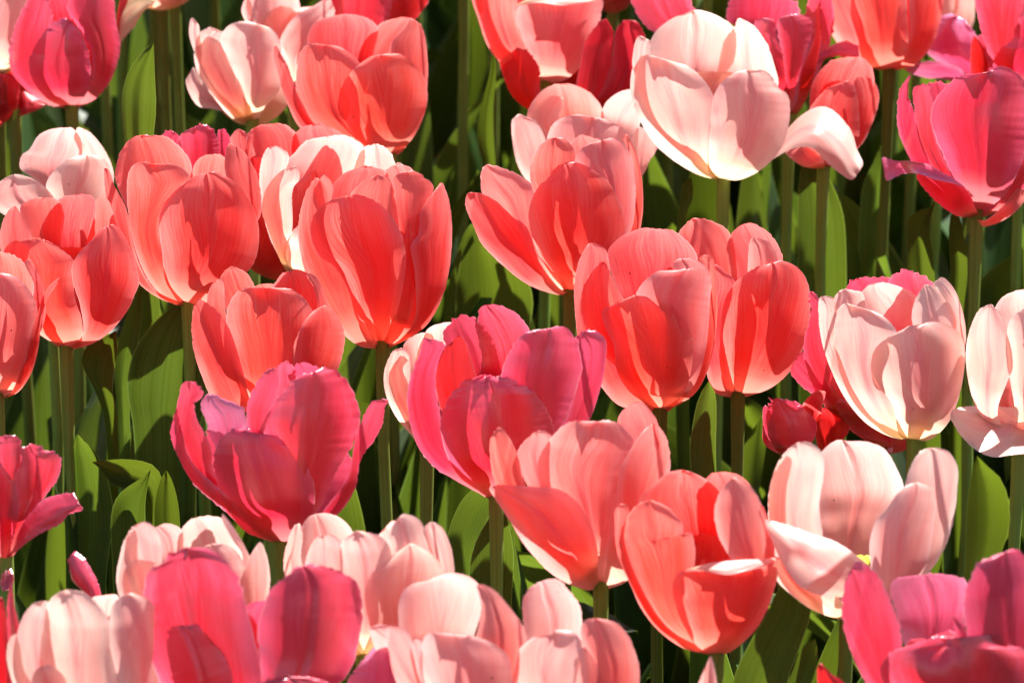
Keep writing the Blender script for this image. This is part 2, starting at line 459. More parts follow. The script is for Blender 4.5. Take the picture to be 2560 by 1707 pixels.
# ------------------------------------------------------------------ the flowers of the photograph
# "id | crop | base | colour | depth offset cm | label", then one line per petal:
#  F/B k [colour]: left edge ending at the tip / right edge  (F on the near side of the cup, B on the far side)
#  X dLeft dRight dTip bend [colour] [base]: edges of a bent or hanging petal with its own depths
#  G azimuth height halfwidth radius rim: a petal of the cup that the others hide
DATA = """
A1 | A | -10,495 | white | 0 | pale blush tulip cut off by the top left corner of the photo
F 1.04: -260,400 -380,150 -330,-200 -60,-330 / 180,410 290,250 320,50 250,-200
F 0.96: 100,380 220,150 300,-100 330,-330 / 110,455 200,400 300,290 365,160 400,0 420,-150 400,-280
G 150 800 330 380 0.8
G 210 800 330 380 0.8
A2 | A | 470,715 | magenta | 0 | magenta tulip with a withered right petal beside the pale tulip in the top left corner
F 1.05: 300,640 200,500 190,400 260,250 350,150 430,118 / 530,660 580,560 590,420 560,280 500,180
F 0.97: 560,620 610,420 540,220 440,60 480,-100 620,-200 / 610,655 700,565 760,440 785,300 760,150 745,0 700,-120
F 0.95: 330,690 200,610 80,480 60,330 120,120 250,-80 / 420,600 330,400 340,200 330,20
X 60 -40 -20 40 dry: 720,520 770,330 780,150 800,0 900,-60 1020,0 / 735,500 800,265 870,190 930,80
X 70 0 -10 30 red: 700,560 750,330 760,150 790,-20 860,-120 / 735,500 775,300 785,150 830,20
G 180 800 320 360 0.8
A3 | A | 95,775 | red | 0 | splayed deep red tulip at the left edge under the corner tulips
F 1.0: 0,740 -60,600 -30,500 40,480 / 110,700 130,580 90,500
X -20 -70 -40 20: 110,690 150,600 200,620 310,680 / 180,745 260,710
F 1.0: -20,830 -80,700 -120,560 -60,480 / 60,700 40,560 0,490
G 180 280 140 150 0.9
G 230 280 140 150 0.9
A4 | A | 1060,42 | white | 0 | pale tulip cut by the top edge with only the bottom of its cup showing
G 0 620 300 270 0.85
G 60 640 280 260 0.85
G 120 640 280 250 0.85
G 180 640 280 255 0.85
G 240 640 280 250 0.85
G 300 640 280 260 0.85
A5 | A | 1650,838 | white | 0 | creamy pink tulip leaning left with a drooping lavender lower petal near the top
F 1.05: 1600,700 1540,500 1480,370 1440,250 1500,165 1620,142 / 1740,680 1830,580 1840,400 1830,270 1760,180
F 1.0: 1500,760 1380,610 1290,470 1270,350 1310,270 1370,240 / 1620,650 1560,480 1480,350 1430,270
F 0.95: 1450,650 1320,450 1280,320 1310,210 1380,180 / 1560,450 1480,300 1450,210
F 0.9: 1400,600 1270,340 1235,200 1255,115 / 1400,500 1310,250 1300,170
X 30 -60 -60 30: 1560,770 1400,715 1290,690 1215,530 / 1500,640 1380,600 1300,500 1265,440
G 150 600 250 260 0.8
G 210 600 250 260 0.8
B6 | B | 350,640 | blush | 2 | soft pink tulip behind the left side of the upper coral tulip
F 1.0: 300,450 250,330 280,220 360,110 480,40 590,-10 / 420,480 520,350 600,150 618,70
B 1.0: 250,450 120,300 80,150 40,50 60,-60 150,-150 / 400,300 400,100 350,-80
F 0.95: 150,350 30,130 10,60 60,-40 / 100,150 80,60
G 150 560 240 250 0.9
G 200 560 240 250 0.9
B8 | B | 850,430 | magenta | 2 | magenta tulip at the top edge behind the coral tulip left of centre
F 1.04: 700,300 620,180 580,0 600,-200 750,-300 / 900,250 960,150 990,0 940,-200
F 1.0 red: 900,300 950,150 980,0 1050,-200 / 1000,280 1100,180 1180,90 1230,0 1200,-150
F 0.97: 650,300 560,100 540,-100 600,-280 / 740,250 700,0
G 160 650 240 260 0.9
G 220 650 240 260 0.9
B7 | B | 985,1032 | coral | 0 | coral tulip with a heart shaped gap between its front petals upper left of centre
F 1.06: 820,960 710,830 655,690 660,580 720,480 790,415 870,365 / 1040,1008 1150,870 1220,690 1215,540 1160,440 1060,362 960,352
F 1.0: 790,950 590,880 430,770 372,620 368,480 400,335 455,288 510,290 522,320 / 860,900 820,600 780,410 700,335 620,300
F 1.03: 600,900 410,850 320,700 245,480 215,330 235,298 / 500,820 410,680 370,600 330,480 290,390
F 0.95: 1130,700 1020,480 975,350 1000,260 1080,175 1115,122 / 1180,800 1228,500 1222,350 1205,220 1170,150
B 1.0: 520,420 440,280 480,160 560,118 640,100 / 860,450 900,180 830,120 720,94
B 1.06: 780,420 790,320 840,220 930,150 1040,118 / 1050,500 1180,250 1150,140
C9 | C | 420,552 | salmon | 0 | pale coral tulip cut by the top edge with a white folded rim
F 1.05: 345,490 305,330 245,170 240,70 280,10 380,-8 / 560,520 700,380 760,250 790,100 800,0 700,-5 540,20
F 0.98: 300,540 180,450 80,330 10,150 -20,0 0,-200 80,-300 / 380,500 330,300 260,100 220,-100
F 0.94 coral: 290,530 150,430 50,300 -10,130 -60,-50 -20,-220 / 300,400 100,100 60,-100
Y 30 -45 -20 10 white: 250,25 350,-10 560,-20 760,-2 / 400,20 540,38 680,22 @ 240,40
G 130 640 280 260 0.85
G 180 640 280 260 0.85
G 230 640 280 260 0.85
C10 | C | 560,770 | red | 3 | deep red tulip standing behind the top centre stems
F 1.0: 350,735 220,640 150,500 130,400 200,300 / 420,650 390,560 390,450 300,330
F 0.97: 600,700 640,500 700,250 820,120 / 760,720 830,640 860,400 870,200
F 1.0: 700,730 850,450 890,200 960,130 / 860,690 1000,600 1060,400 1080,250 1020,140
G 150 600 280 300 0.9
G 210 600 280 300 0.9
C11 | C | 868,80 | magenta | 0 | rosy tulip cut by the top edge above a bare stem right of centre
G 0 560 190 150 0.9
G 60 560 190 150 0.9
G 120 560 190 150 0.9
G 180 560 190 150 0.9
G 240 560 190 150 0.9
G 300 560 190 150 0.9
C12 | C | 680,1350 | blush | 3 | pale pink tulip with a torn curled petal behind the open coral tulip
B 1.0 salmon: 350,900 310,740 400,600 480,555 / 800,900 805,730 720,610 580,548
X 20 -30 10 -30 white @ : 430,880 345,775 430,650 480,625 / 500,850 512,780 540,690 542,640
F 1.02: 330,1200 250,1090 210,900 212,790 245,752 / 450,1150 430,920 370,800 300,762
F 1.0: 480,1200 440,900 490,800 580,757 670,755 715,790 / 940,1200 985,900 920,830 820,778 745,785
B 1.0: 850,950 800,720 880,620 990,590 / 1010,900 1060,700
F 0.98: 1000,1100 985,930 1040,830 / 1050,1160 1110,1050 1160,960 1135,870
C13 | C | 1590,1182 | white | 0 | large creamy white and pink tulip with one petal fallen outward at right
F 1.05: 1500,1130 1488,1000 1505,800 1530,620 1590,530 1690,465 / 1700,1175 1850,1100 1980,950 2025,750 2010,620 1955,580 1930,540 1880,475 1790,454
F 1.0: 1420,1140 1240,1030 1125,920 1025,740 983,590 1005,430 1060,367 1130,365 1162,425 / 1520,1120 1500,1000 1530,650 1450,510 1350,430 1240,408
F 0.95: 1100,700 1000,450 998,370 1020,260 1043,232 / 1150,600 1110,350 1112,270
B 1.0: 1180,560 1093,360 1140,220 1250,125 1340,92 / 1530,580 1660,400 1660,190 1560,110 1440,68
B 1.06: 1530,600 1560,420 1600,260 1660,180 1690,123 / 1850,700 1947,560 1920,420 1880,300 1800,180 1740,140
X 130 -190 -150 60: 1860,1000 1990,865 2100,755 2205,700 2265,702 2345,755 2425,855 2465,980 2502,1080 / 1730,1150 1884,1060 2024,980 2104,960 2184,980 2244,1040 2324,1112 2434,1177
D14 | D | 780,1108 | coral | 3 | small bright coral tulip half hidden by the fallen white petal
F 1.04: 690,1040 640,960 660,780 720,670 800,585 / 900,1050 1000,950 1010,700 985,570 950,530
F 0.98: 900,1040 970,800 972,560 1000,502 / 960,1020 1080,850 1140,680 1143,610 1105,525 1050,498
B 1.0: 700,750 690,650 720,520 830,400 950,375 / 1100,600 1105,470 1050,390
F 1.06 salmon: 640,1085 545,1015 530,990 600,962 / 790,1090 780,1040 740,1000 680,965
G 150 560 200 210 0.9
D15 | D | 560,800 | magenta | 3 | ragged magenta tulip at the top right behind the large creamy tulip
F 1.0: 500,700 400,400 350,250 330,150 390,120 / 560,650 540,400 470,250 460,140
F 1.03: 540,700 520,400 480,200 490,120 / 600,600 680,300 710,150 630,95
F 0.98 red: 600,680 640,450 720,250 735,60 / 690,600 760,300 765,150 760,0
X -60 -120 -160 40: 640,620 690,440 800,320 900,272 1002,260 / 680,520 760,410 860,368 1012,390
B 1.0: 300,250 150,120 200,-50 350,-120 / 600,200 620,50 500,-80
B 1.05: -200,250 -350,200 -460,60 -470,-80 -350,-150 / 50,250 -64,50 -150,-70
B 1.05: 650,300 660,100 720,-100 / 820,300 850,100 800,-100
D16 | D | 1210,467 | coral | 0 | coral tulip cut by the top edge above a tall shaded stem at the upper right
F 1.05: 1130,455 1040,400 1000,200 960,0 1000,-250 / 1270,450 1330,300 1330,100 1300,-150 1150,-300
F 1.0 salmon: 1050,430 920,350 850,250 780,100 740,0 730,-150 800,-280 / 1150,430 1100,200 1020,0 920,-200
F 0.98: 1270,440 1340,250 1340,0 1400,-240 / 1370,430 1470,330 1530,200 1560,50 1565,-100 1500,-220
G 140 700 280 270 0.85
G 180 700 280 270 0.85
G 220 700 280 270 0.85
D16b | D | 1560,320 | white | 3 | sliver of pale pink tulip behind the coral tulip at the upper right
F 1.0: 1470,200 1400,0 1430,-200 1560,-280 / 1620,200 1640,0 1640,-150
G 150 560 220 200 0.9
G 210 560 220 200 0.9
D17 | D | 1790,640 | magenta | 3 | floppy magenta tulip with lavender shine behind the tall magenta tulip at right
X 170 -90 60 50 lavender: 1700,560 1560,430 1450,330 1500,200 1560,110 1610,92 / 1850,480 1830,360 1770,220 1700,130
X 40 -160 -90 20 lavender: 1690,560 1560,520 1450,510 1315,458 / 1700,470 1570,410 1430,405
F 0.96 red: 1760,600 1740,400 1760,240 / 1850,560 1880,420 1850,340 1790,260
G 150 380 200 200 1.1
D18 | D | 1780,1427 | magenta | 0 | tall magenta tulip with a bent shrivelled petal on its left side at the right edge
F 1.05: 1740,1350 1640,1180 1555,1000 1485,820 1490,700 1560,590 1670,503 1770,498 1812,535 / 1850,1380 1980,1250 2060,1100 2120,900 2130,700 2090,520 1990,448 1885,437
F 0.97: 1900,1350 2050,1100 2100,900 2130,600 / 1880,1400 2000,1330 2090,1200 2200,1000 2250,800 2230,600 2180,480
F 1.02: 1650,1300 1480,1080 1400,900 1375,700 1368,580 1420,548 / 1600,1100 1520,900 1505,700 1460,556
F 1.0: 1600,1370 1480,1250 1340,1030 1270,850 1265,700 1280,580 1352,488 / 1540,1150 1450,950 1400,800 1330,600
Y 0 -50 -120 -20 lavender: 1690,1210 1560,1125 1450,1070 1350,1053 1250,1050 1165,1026 / 1700,1225 1500,1170 1400,1135 1290,1140 1195,1182 @ 1760,1290
F 1.08: 1650,1410 1500,1300 1390,1150 1430,1115 / 1765,1340 1740,1270 1680,1210 1540,1140
F 0.98 salmon: 1830,1440 1950,1350 2060,1230 / 1812,1475 1900,1465 2040,1380 2110,1270
B 1.0: 1380,900 1400,650 1470,545 / 1760,900 1660,600 1560,540
G 160 900 330 330 0.8
G 210 900 330 330 0.8
D19 | D | 2080,650 | magenta | 1 | crimson tulip cut off by the top right corner
F 1.0: 1950,450 1860,350 1800,150 1770,0 1790,-150 1850,-250 / 2050,400 2090,150 2050,-100
F 1.05: 1990,560 1890,440 1925,330 2010,260 2035,180 2091,90 2150,40 / 2230,500 2330,300 2280,120
G 180 700 300 300 0.85
G 130 700 300 300 0.85
A20 | A | 330,1560 | white | 0 | white and lavender tulip behind the coral tulip at the left edge
B 1.0 blush: 250,1200 132,1100 140,1020 190,980 260,880 370,838 / 520,1150 530,920 480,843
B 1.06: 450,1150 520,980 485,900 510,830 / 700,1250 745,1160 705,1020 640,920 580,858
F 1.0: 400,1400 300,1220 350,1120 430,1050 520,1018 / 640,1400 720,1280 742,1160 690,1050 610,1013
F 1.05: 150,1440 20,1400 -60,1320 -10,1200 60,1150 / 370,1450 360,1310 300,1230 220,1170 140,1144
E21 | E | 435,1192 | coral | 0 | coral red tulip at the left edge with a glowing dark hollow inside
F 1.0: 340,1140 250,1080 100,900 25,700 30,530 90,477 170,464 / 530,1160 535,1000 490,850 480,700 485,610 400,530 310,475 240,460
F 1.05: 535,1100 525,900 480,760 468,660 500,580 580,490 660,400 / 600,1150 730,1060 830,930 880,830 910,740 890,640 840,500 790,410 735,366
F 0.98: 60,700 0,500 5,400 40,300 90,248 / 200,600 210,460 150,340 120,270
B 1.0: 200,480 130,260 180,215 240,194 / 400,480 420,300 380,212 310,194
B 1.06: 300,500 270,400 380,210 450,180 / 620,500 640,300 620,200 540,172
B 1.0: 560,500 620,300 630,200 / 770,450 740,300 705,210 670,184
E22 | E | -20,1512 | coral | 0 | coral tulip cut by the left edge with one slim petal flaring right
F 1.04 salmon: -200,1350 -260,1050 -200,800 -90,690 / 150,1400 235,1100 243,920 200,810 120,720 20,686
B 1.0: -200,800 -120,600 -50,552 / 220,820 200,680 110,580 20,550
F 0.97: 200,900 220,760 160,612 / 290,1000 290,820 250,680 200,597
F 1.05: 60,1480 160,1230 220,1050 300,800 392,710 / 110,1470 200,1350 250,1180 275,960 320,840 375,755
E23 | E | 1230,908 | coral | 0 | big coral tulip with a broad round front petal left of centre
F 1.06: 1190,880 1090,760 1060,560 1040,330 1080,220 1180,120 1290,45 / 1330,900 1460,780 1640,650 1690,500 1680,330 1620,190 1530,90 1400,26
F 1.0: 1120,880 990,760 900,580 850,380 830,150 845,20 890,-32 950,-40 / 1160,800 1090,600 1060,330 1130,200 1240,60 1170,-10 1080,-33 1003,-10
F 0.98: 1060,860 930,775 840,660 760,460 700,250 684,0 / 1020,800 920,650 870,500 840,330 820,250 750,120 715,15
B 1.0: 760,100 755,0 800,-130 870,-200 / 1260,50 1235,-60 1150,-160 1080,-205 980,-213
F 0.95: 1600,250 1480,60 1466,-30 1498,-158 / 1680,350 1705,300 1695,100 1650,-20 1590,-110
B 1.06: 1250,80 1280,-40 1350,-85 / 1480,100 1480,-50 1430,-90
A24 | A | 1280,1440 | magenta | 0 | fringed magenta tulip peeking up behind the big coral tulip left of centre
F 1.04: 1180,1200 1160,1000 1180,880 1250,840 / 1380,1150 1430,1000 1420,900 1380,835 1310,818
F 1.0: 1180,1250 1050,1000 1055,900 1110,850 / 1260,1150 1200,960 1165,880
F 0.98: 1360,1200 1400,1000 1430,850 / 1450,1200 1490,1050 1500,890 1460,845
G 180 440 200 200 0.9
F25 | F | 680,1068 | coral | 4 | coral tulip behind the creamy tulip and left of the upper coral tulip
F 1.03 red: 550,980 505,800 450,500 465,330 / 700,1000 720,700 650,400 570,300 520,288
F 1.0: 440,500 355,180 400,112 / 560,600 510,250 450,130
B 1.0: 500,400 465,150 540,90 / 820,400 790,150 710,85 630,76
B 1.05: 750,350 770,150 850,90 / 1100,450 1100,170 1020,105 930,78
G 0 800 300 280 0.85
G 60 800 300 280 0.85
G 300 800 300 280 0.85
F26 | F | 780,1082 | white | 1 | creamy white tulip with a curled inner petal between the two big coral tulips
F 0.97: 700,1000 600,780 550,560 555,330 600,235 / 740,800 710,420 738,290 700,240 650,223
F 1.04: 720,1040 650,900 590,740 560,640 590,500 690,385 / 720,960 760,760 765,500 806,440 805,390 785,354
F 1.0: 740,1040 710,930 760,780 900,690 / 900,1070 1150,950 1200,800 1050,700
B 1.0: 760,500 695,370 770,270 850,190 930,170 / 1200,450 1230,240 1170,180 1060,150
B 1.06: 1150,400 1215,240 1270,215 / 1440,450 1425,320 1390,250 1330,213
B 1.1: 1350,400 1420,350 / 1540,420 1520,380 1452,328
F27 | F | 1350,1552 | coral | 0 | large coral tulip with a pink right petal just left of the photo centre
F 1.08: 1280,1500 1180,1350 1120,1150 1030,1005 945,950 885,830 882,720 950,615 1050,560 / 1420,1400 1440,1330 1480,1150 1500,950 1480,820 1420,700 1320,590 1190,538
F 1.0: 1200,1530 1060,1420 960,1280 850,1060 798,820 815,640 860,500 900,440 / 1290,1480 1200,1250 1150,1000 1030,750 980,600 945,450 930,428
F 1.07: 1400,1530 1550,1380 1560,1050 1535,870 1580,800 1600,650 1650,570 / 1500,1490 1640,1390 1740,1210 1790,1000 1803,750 1785,580 1735,462
F 0.98: 1400,1400 1450,900 1410,600 1415,440 1470,395 / 1520,1350 1600,900 1660,600 1680,490 1620,420 1550,385
F 0.96: 1250,900 1140,560 1200,470 1280,425 / 1470,900 1430,560 1400,440 1350,414
B 1.0: 1000,600 1020,490 1100,400 1190,365 / 1390,500 1375,390 1290,362
B 1.06: 1360,480 1370,410 1400,360 / 1640,500 1560,390 1500,350 1450,345
F 0.93: 1360,1500 1420,1300 1450,900 1480,700 / 1560,1450 1690,1250 1720,900 1640,640
F 0.94: 960,640 910,470 / 1020,600 1025,490 1000,435 960,408
G28 | G | 800,942 | coral | 0 | open coral tulip with its left petals spread wide in the upper middle
F 1.06: 770,920 660,780 580,640 530,480 528,380 580,240 650,170 710,95 / 860,930 1000,720 1150,570 1155,450 1120,330 1060,210 980,140 900,90 820,65
F 1.0: 700,930 560,885 440,810 320,700 220,600 165,480 120,370 112,300 135,265 / 740,900 600,720 545,560 520,500 460,440 380,370 280,300 200,270
F 0.96 salmon: 400,560 290,400 225,280 213,170 230,100 / 600,550 560,230 480,160 390,115 280,84
F 0.98 salmon: 950,600 900,200 830,60 870,-20 930,-55 / 1130,600 1200,500 1225,300 1215,100 1165,-33 1080,-90
F 0.95: 1150,600 1210,250 1195,30 1140,-90 / 1230,560 1270,420 1270,200 1240,40 1200,-60 1165,-118
F 0.94: 620,400 540,200 542,70 600,-40 660,-85 / 850,300 840,50 810,-40 739,-95
B 1.0: 800,150 800,-50 850,-100 / 1060,200 1030,-50 970,-85 905,-103
G29 | G | 1385,1706 | coral | 0 | coral tulip with creased petals, left one of the touching pair right of centre
F 1.07: 1300,1650 1180,1560 1100,1420 1085,1270 1025,1130 1008,1040 1080,1000 1160,955 / 1450,1690 1560,1530 1603,1300 1590,1180 1540,1090 1480,1010 1400,965 1300,942
F 1.0: 1250,1690 1110,1650 1000,1530 880,1350 835,1100 828,850 860,700 915,602 / 1300,1600 1180,1300 1100,1000 1060,780 1030,640 960,598
F 1.03: 1200,1500 950,1250 870,1050 880,900 930,800 1000,720 / 1250,1300 1150,970 1090,850 1050,760 1035,698
F 1.0 salmon: 1420,1600 1280,1100 1230,930 1330,800 1420,773 1470,800 1465,740 1500,700 / 1500,1650 1620,1500 1690,1250 1708,1000 1715,800 1650,720 1560,694
F 0.97: 1600,1500 1690,1100 1705,800 1640,690 / 1620,1570 1720,1350 1760,1050 1745,760 1730,690 1690,668
B 1.0: 1100,900 1045,650 1110,570 1200,520 1270,500 / 1560,900 1630,690 1560,580 1470,515 1380,506
H30 | H | 220,1087 | coral | 3 | coral tulip with one broad smooth petal, right one of the touching pair right of centre
F 1.06: 170,1050 105,880 110,640 130,460 180,360 260,280 370,220 / 300,1070 450,1010 600,860 680,650 695,480 680,340 620,240 510,188
F 1.0: 90,1060 50,1030 20,930 -60,650 -110,350 -60,250 20,215 / 200,1000 150,600 205,330 140,260 75,208
B 1.0: -120,177 -173,37 -113,-63 / 220,307 175,20 90,-60 -33,-90
B 1.06: 200,290 165,40 220,-30 / 515,190 500,120 440,20 370,-35 287,-60
F 0.93 salmon: 280,300 290,150 305,42 / 480,240 470,130 420,60 350,38
H31 | H | 1370,1367 | white | 0 | glowing white and pink tulip at the right with a rosy streak on its front petal
F 1.07: 1280,1330 1240,1150 1200,1080 1115,980 1090,870 1120,760 1200,690 1300,635 / 1470,1360 1600,1240 1680,1020 1705,820 1690,700 1620,620 1520,588 1400,604
F 1.0: 1260,1340 1130,1270 990,1130 900,950 850,720 850,600 880,500 930,463 975,520 / 1300,1250 1220,1000 1220,800 1260,660 1170,550 1070,505
F 0.98: 1200,1330 1050,1240 920,1080 830,900 770,720 748,550 755,430 / 1100,1200 960,950 870,700 860,560 880,470 850,430 800,418
B 1.0: 870,560 850,430 890,382 / 1060,520 1040,400 960,378
B 1.05: 1050,550 1030,400 1080,345 / 1380,620 1395,430 1330,380 1240,345 1160,328
F 0.95: 1400,700 1358,580 1380,440 1430,360 / 1690,750 1680,600 1600,450 1520,360 1450,342
F 1.0: 1650,600 1560,420 1500,330 / 1700,760 1712,650 1680,480 1620,350 1552,293
H32 | H | 1150,1412 | magenta | 4 | large loose magenta tulip behind the glowing white tulip at right
B 1.0: 1250,500 1210,310 1280,260 / 1520,450 1500,340 1440,285 1370,258
B 1.05: 900,550 920,370 980,305 / 1240,450 1220,310 1140,298 1060,296
F 1.03: 1000,1300 800,1150 690,950 650,760 690,550 690,400 / 1100,1200 900,900 800,700 750,440 710,388
F 1.0: 900,1250 750,1080 650,1020 565,905 / 950,1100 800,950 700,830 635,785
F 1.06: 1080,1370 950,1270 870,1150 880,1090 / 1200,1410 1320,1380 1290,1290 1150,1200 980,1100
Y -20 -60 -60 -20 coral: 650,1190 640,1140 680,1080 740,1033 / 700,1243 755,1225 775,1130 792,1042 @ 660,1215
F 1.02 red: 760,1420 730,1300 740,1200 780,1150 / 900,1390 945,1300 930,1220 850,1145
G 60 800 330 330 0.9
G 100 800 330 330 0.9
H33 | H | 540,1460 | magenta | 2 | small crumpled magenta bud left of the loose magenta tulip at right
F 1.05: 460,1400 410,1270 415,1150 450,1095 / 650,1430 725,1340 732,1240 640,1150 560,1100 490,1085
F 1.0: 470,1420 395,1290 384,1180 395,1135 / 500,1350 450,1180
F 0.97: 500,1450 440,1390 438,1355 / 540,1440 510,1370
G 160 330 150 160 0.9
G 220 330 150 160 0.9
H34 | H | 2060,1420 | white | 0 | pale pink tulip at the right edge with one petal drooping flat to the left
F 1.0: 1830,1250 1770,1130 1720,930 1713,750 1750,600 1800,510 1860,475 / 1920,1200 1980,980 2030,850 2000,660 1930,520 1890,480
F 1.05: 2030,1150 1990,900 1985,620 2040,530 2130,490 / 2200,1200 2330,900 2330,650 2230,500
B 1.0: 1950,600 1900,510 1960,420 2060,380 / 2300,600 2280,450 2200,380 2120,368
X -60 -620 -330 30: 2160,1150 2000,1145 1860,1135 1700,1140 1625,1160 / 2180,1420 2000,1457 1880,1468 1760,1410 1650,1290 1608,1200 @ 2260,1260
B 1.0 salmon: 1900,1250 1940,1030 2010,930 / 2150,1250 2140,1050 2080,950
G 300 360 200 200 0.9
G 20 360 220 200 0.9
I35 | F | 600,1950 | coral | 0 | coral tulip with two rounded front petals behind the left magenta tulip
F 1.05: 300,1950 160,1700 105,1500 103,1370 118,1270 / 500,1900 440,1700 400,1560 350,1420 280,1310 200,1245 150,1222
F 1.0: 450,1850 350,1500 328,1320 370,1210 440,1150 510,1152 560,1205 / 800,1850 900,1500 895,1310 830,1210 760,1162 680,1150 610,1170
F 1.06: 700,1900 750,1600 820,1400 900,1300 / 820,1930 980,1800 1080,1620 1100,1450 1060,1340 985,1262
B 1.0: 330,1300 290,1080 330,1030 / 560,1250 510,1130 460,1050 390,1016
F 0.95: 230,1350 200,1230 240,1120 / 330,1330 308,1110 285,1088
B 1.0: 600,1200 650,1110 700,1050 / 960,1260 930,1150 870,1060 780,1028
F 0.96: 920,1300 900,1150 850,1060 / 1000,1300 985,1230 960,1150 910,1070
B 1.06: 480,1250 520,1140 / 690,1250 640,1130 590,1122
I36 | I | 900,1407 | magenta | 0 | vivid magenta tulip with a frilled right petal in the left foreground
F 1.08: 820,1390 650,1320 570,1220 490,1050 455,900 470,770 540,695 610,665 675,712 / 970,1400 1085,1300 1115,1150 1110,1020 1060,890 980,790 880,715 770,685
F 1.0: 680,1330 540,1200 440,1080 330,1000 270,830 220,650 220,480 265,350 / 620,1250 530,1100 450,900 440,780 350,600 330,500 390,420 340,370
F 0.97 lavender: 550,1000 450,750 400,600 370,500 410,432 / 740,900 690,680 665,560 650,520 560,480 480,445
F 0.93: 700,1300 520,1100 430,850 420,640 / 900,1300 800,1000 700,750 560,620
F 1.06: 330,1020 220,830 170,690 195,580 / 300,850 250,680 225,570 215,508
F 0.99: 720,760 670,580 690,450 740,350 800,280 / 780,720 830,540 870,420 882,310 860,254
F 1.0: 1000,1300 880,900 775,640 820,520 900,420 975,340 1035,310 1085,340 / 1130,1200 1250,950 1370,750 1416,580 1390,470 1340,360 1270,290 1190,263 1120,290
B 1.0: 850,450 870,270 900,230 / 1010,420 985,270 940,220
B 1.06: 940,420 980,250 / 1180,420 1150,265 1050,225
F 1.04: 1050,1330 1180,1180 1340,950 1365,800 1390,680 1440,560 1500,480 / 1150,1290 1280,1200 1375,1060 1420,850 1520,710 1565,610 1580,510 1603,470
J37 | J | 440,1010 | white | 3 | blush tulip hidden behind the left side of the central magenta tulip
F 1.03: 340,915 230,780 163,620 158,500 190,400 230,348 / 470,900 360,700 310,560 285,460 322,400 275,338
F 0.97: 250,700 200,480 / 330,700 330,500 325,400 290,345
B 1.0: 320,520 285,320 350,260 400,240 / 520,500 500,350 470,250
B 1.06: 350,500 440,220 500,185 / 680,450 660,250 620,180 560,172
J38 | J | 890,1342 | magenta | 0 | magenta tulip with fringed jagged petal tips at the centre of the photo
F 1.08: 800,1290 650,1180 570,1050 530,900 532,780 590,650 680,560 770,520 / 970,1320 1120,1200 1240,1050 1270,880 1230,760 1150,640 1050,570 870,520
F 1.0: 780,1290 620,1200 480,1110 390,1000 335,860 308,650 340,500 385,390 418,268 / 740,1150 580,950 510,700 500,480 555,305 480,290
F 1.02 red: 600,900 500,630 505,450 560,330 / 800,720 755,510 720,400 690,310 660,262
B 1.0: 600,450 545,260 600,165 / 930,520 880,330 820,220 740,140 650,135
B 1.06: 800,350 770,150 780,75 / 1140,320 1095,200 1000,100 870,56
F 1.0: 1050,1000 920,560 950,420 1020,300 1080,235 1160,225 1215,268 / 1290,900 1400,650 1447,480 1430,320 1380,240 1300,190 1235,215
F 0.97: 1320,850 1410,550 1430,400 1415,265 / 1330,1000 1480,850 1560,640 1603,450 1605,290 1560,235 1490,218
N39 | N | 1730,962 | salmon | 0 | salmon tulip wide open with its left petal jutting out below the photo centre
F 1.08: 1640,960 1500,910 1380,830 1250,680 1130,500 1050,380 1003,288 / 1715,900 1710,700 1660,520 1560,370 1450,300 1250,285 1130,275
F 1.04: 1745,900 1790,620 1835,420 1850,200 1950,0 2030,-100 / 1800,945 1900,900 2010,700 2120,400 2182,200 2170,0 2130,-90 2077,-130
F 0.98: 1690,900 1500,500 1335,260 1318,130 1380,0 1480,-110 1560,-145 1630,-110 / 1760,900 1850,400 1910,100 1950,0 1900,-90 1830,-135 1757,-150
F 1.0 coral: 1160,420 1050,280 1008,100 1010,-30 / 1300,400 1225,250 1190,90 1130,-40 1067,-106
F 0.95: 1320,400 1180,80 1280,-60 / 1450,350 1420,50 1400,-60 1345,-80
B 1.02 coral: 1900,50 1840,-140 1877,-215 / 2110,20 2105,-120 2060,-200 1987,-272
G 200 800 330 330 0.9
K40 | K | 1022,1772 | coral | 0 | open coral tulip whose front petal folds outward with a pale rim at lower right
F 1.08: 930,1750 820,1600 755,1450 735,1320 760,1240 850,1205 / 1110,1750 1280,1600 1380,1400 1416,1200 1300,1190 1200,1220 1100,1243
Y 40 -70 -30 10 blush: 900,1190 1000,1165 1200,1147 1330,1140 1452,1130 / 960,1222 1100,1245 1200,1222 1330,1190 @ 850,1206
F 1.0: 850,1700 650,1560 520,1380 440,1150 413,980 430,880 500,790 560,763 / 920,1650 820,1400 870,1220 882,1080 850,965 808,990 800,910 760,860 700,800 620,763
F 1.04: 800,1720 600,1560 470,1330 375,1100 358,900 362,810 / 720,1600 520,1300 420,1000 445,800 410,778
B 1.0: 560,900 515,760 560,690 640,630 700,580 770,563 / 1100,1150 1110,850 1040,700 950,620 840,570
B 1.06: 900,700 950,620 1000,580 / 1320,950 1260,690 1180,600 1060,572
F 0.98 salmon: 1150,1250 1040,1000 1008,850 1035,720 1090,640 / 1360,1200 1355,900 1310,770 1240,660 1150,606
F 1.0: 1330,1200 1350,900 1310,790 / 1390,1200 1400,1050 1370,930 1330,800
O41 | O | 935,1160 | white | 0 | wide open blush tulip showing its yellow green pistil at lower right
F 1.06: 860,1145 710,1090 570,990 465,880 440,750 / 935,1100 870,1000 760,900 600,800 480,740
F 1.0: 650,1000 450,700 420,400 440,250 500,100 570,20 / 800,950 775,600 752,400 783,200 775,80 720,10 640,-8
F 1.05: 620,950 470,700 422,420 440,250 490,120 540,85 / 620,900 540,550 540,300 573,110
B 1.0 blush: 800,1000 740,550 715,300 745,100 795,30 870,-20 / 1080,1000 1200,500 1303,300 1250,150 1180,40 1080,-5 940,-12
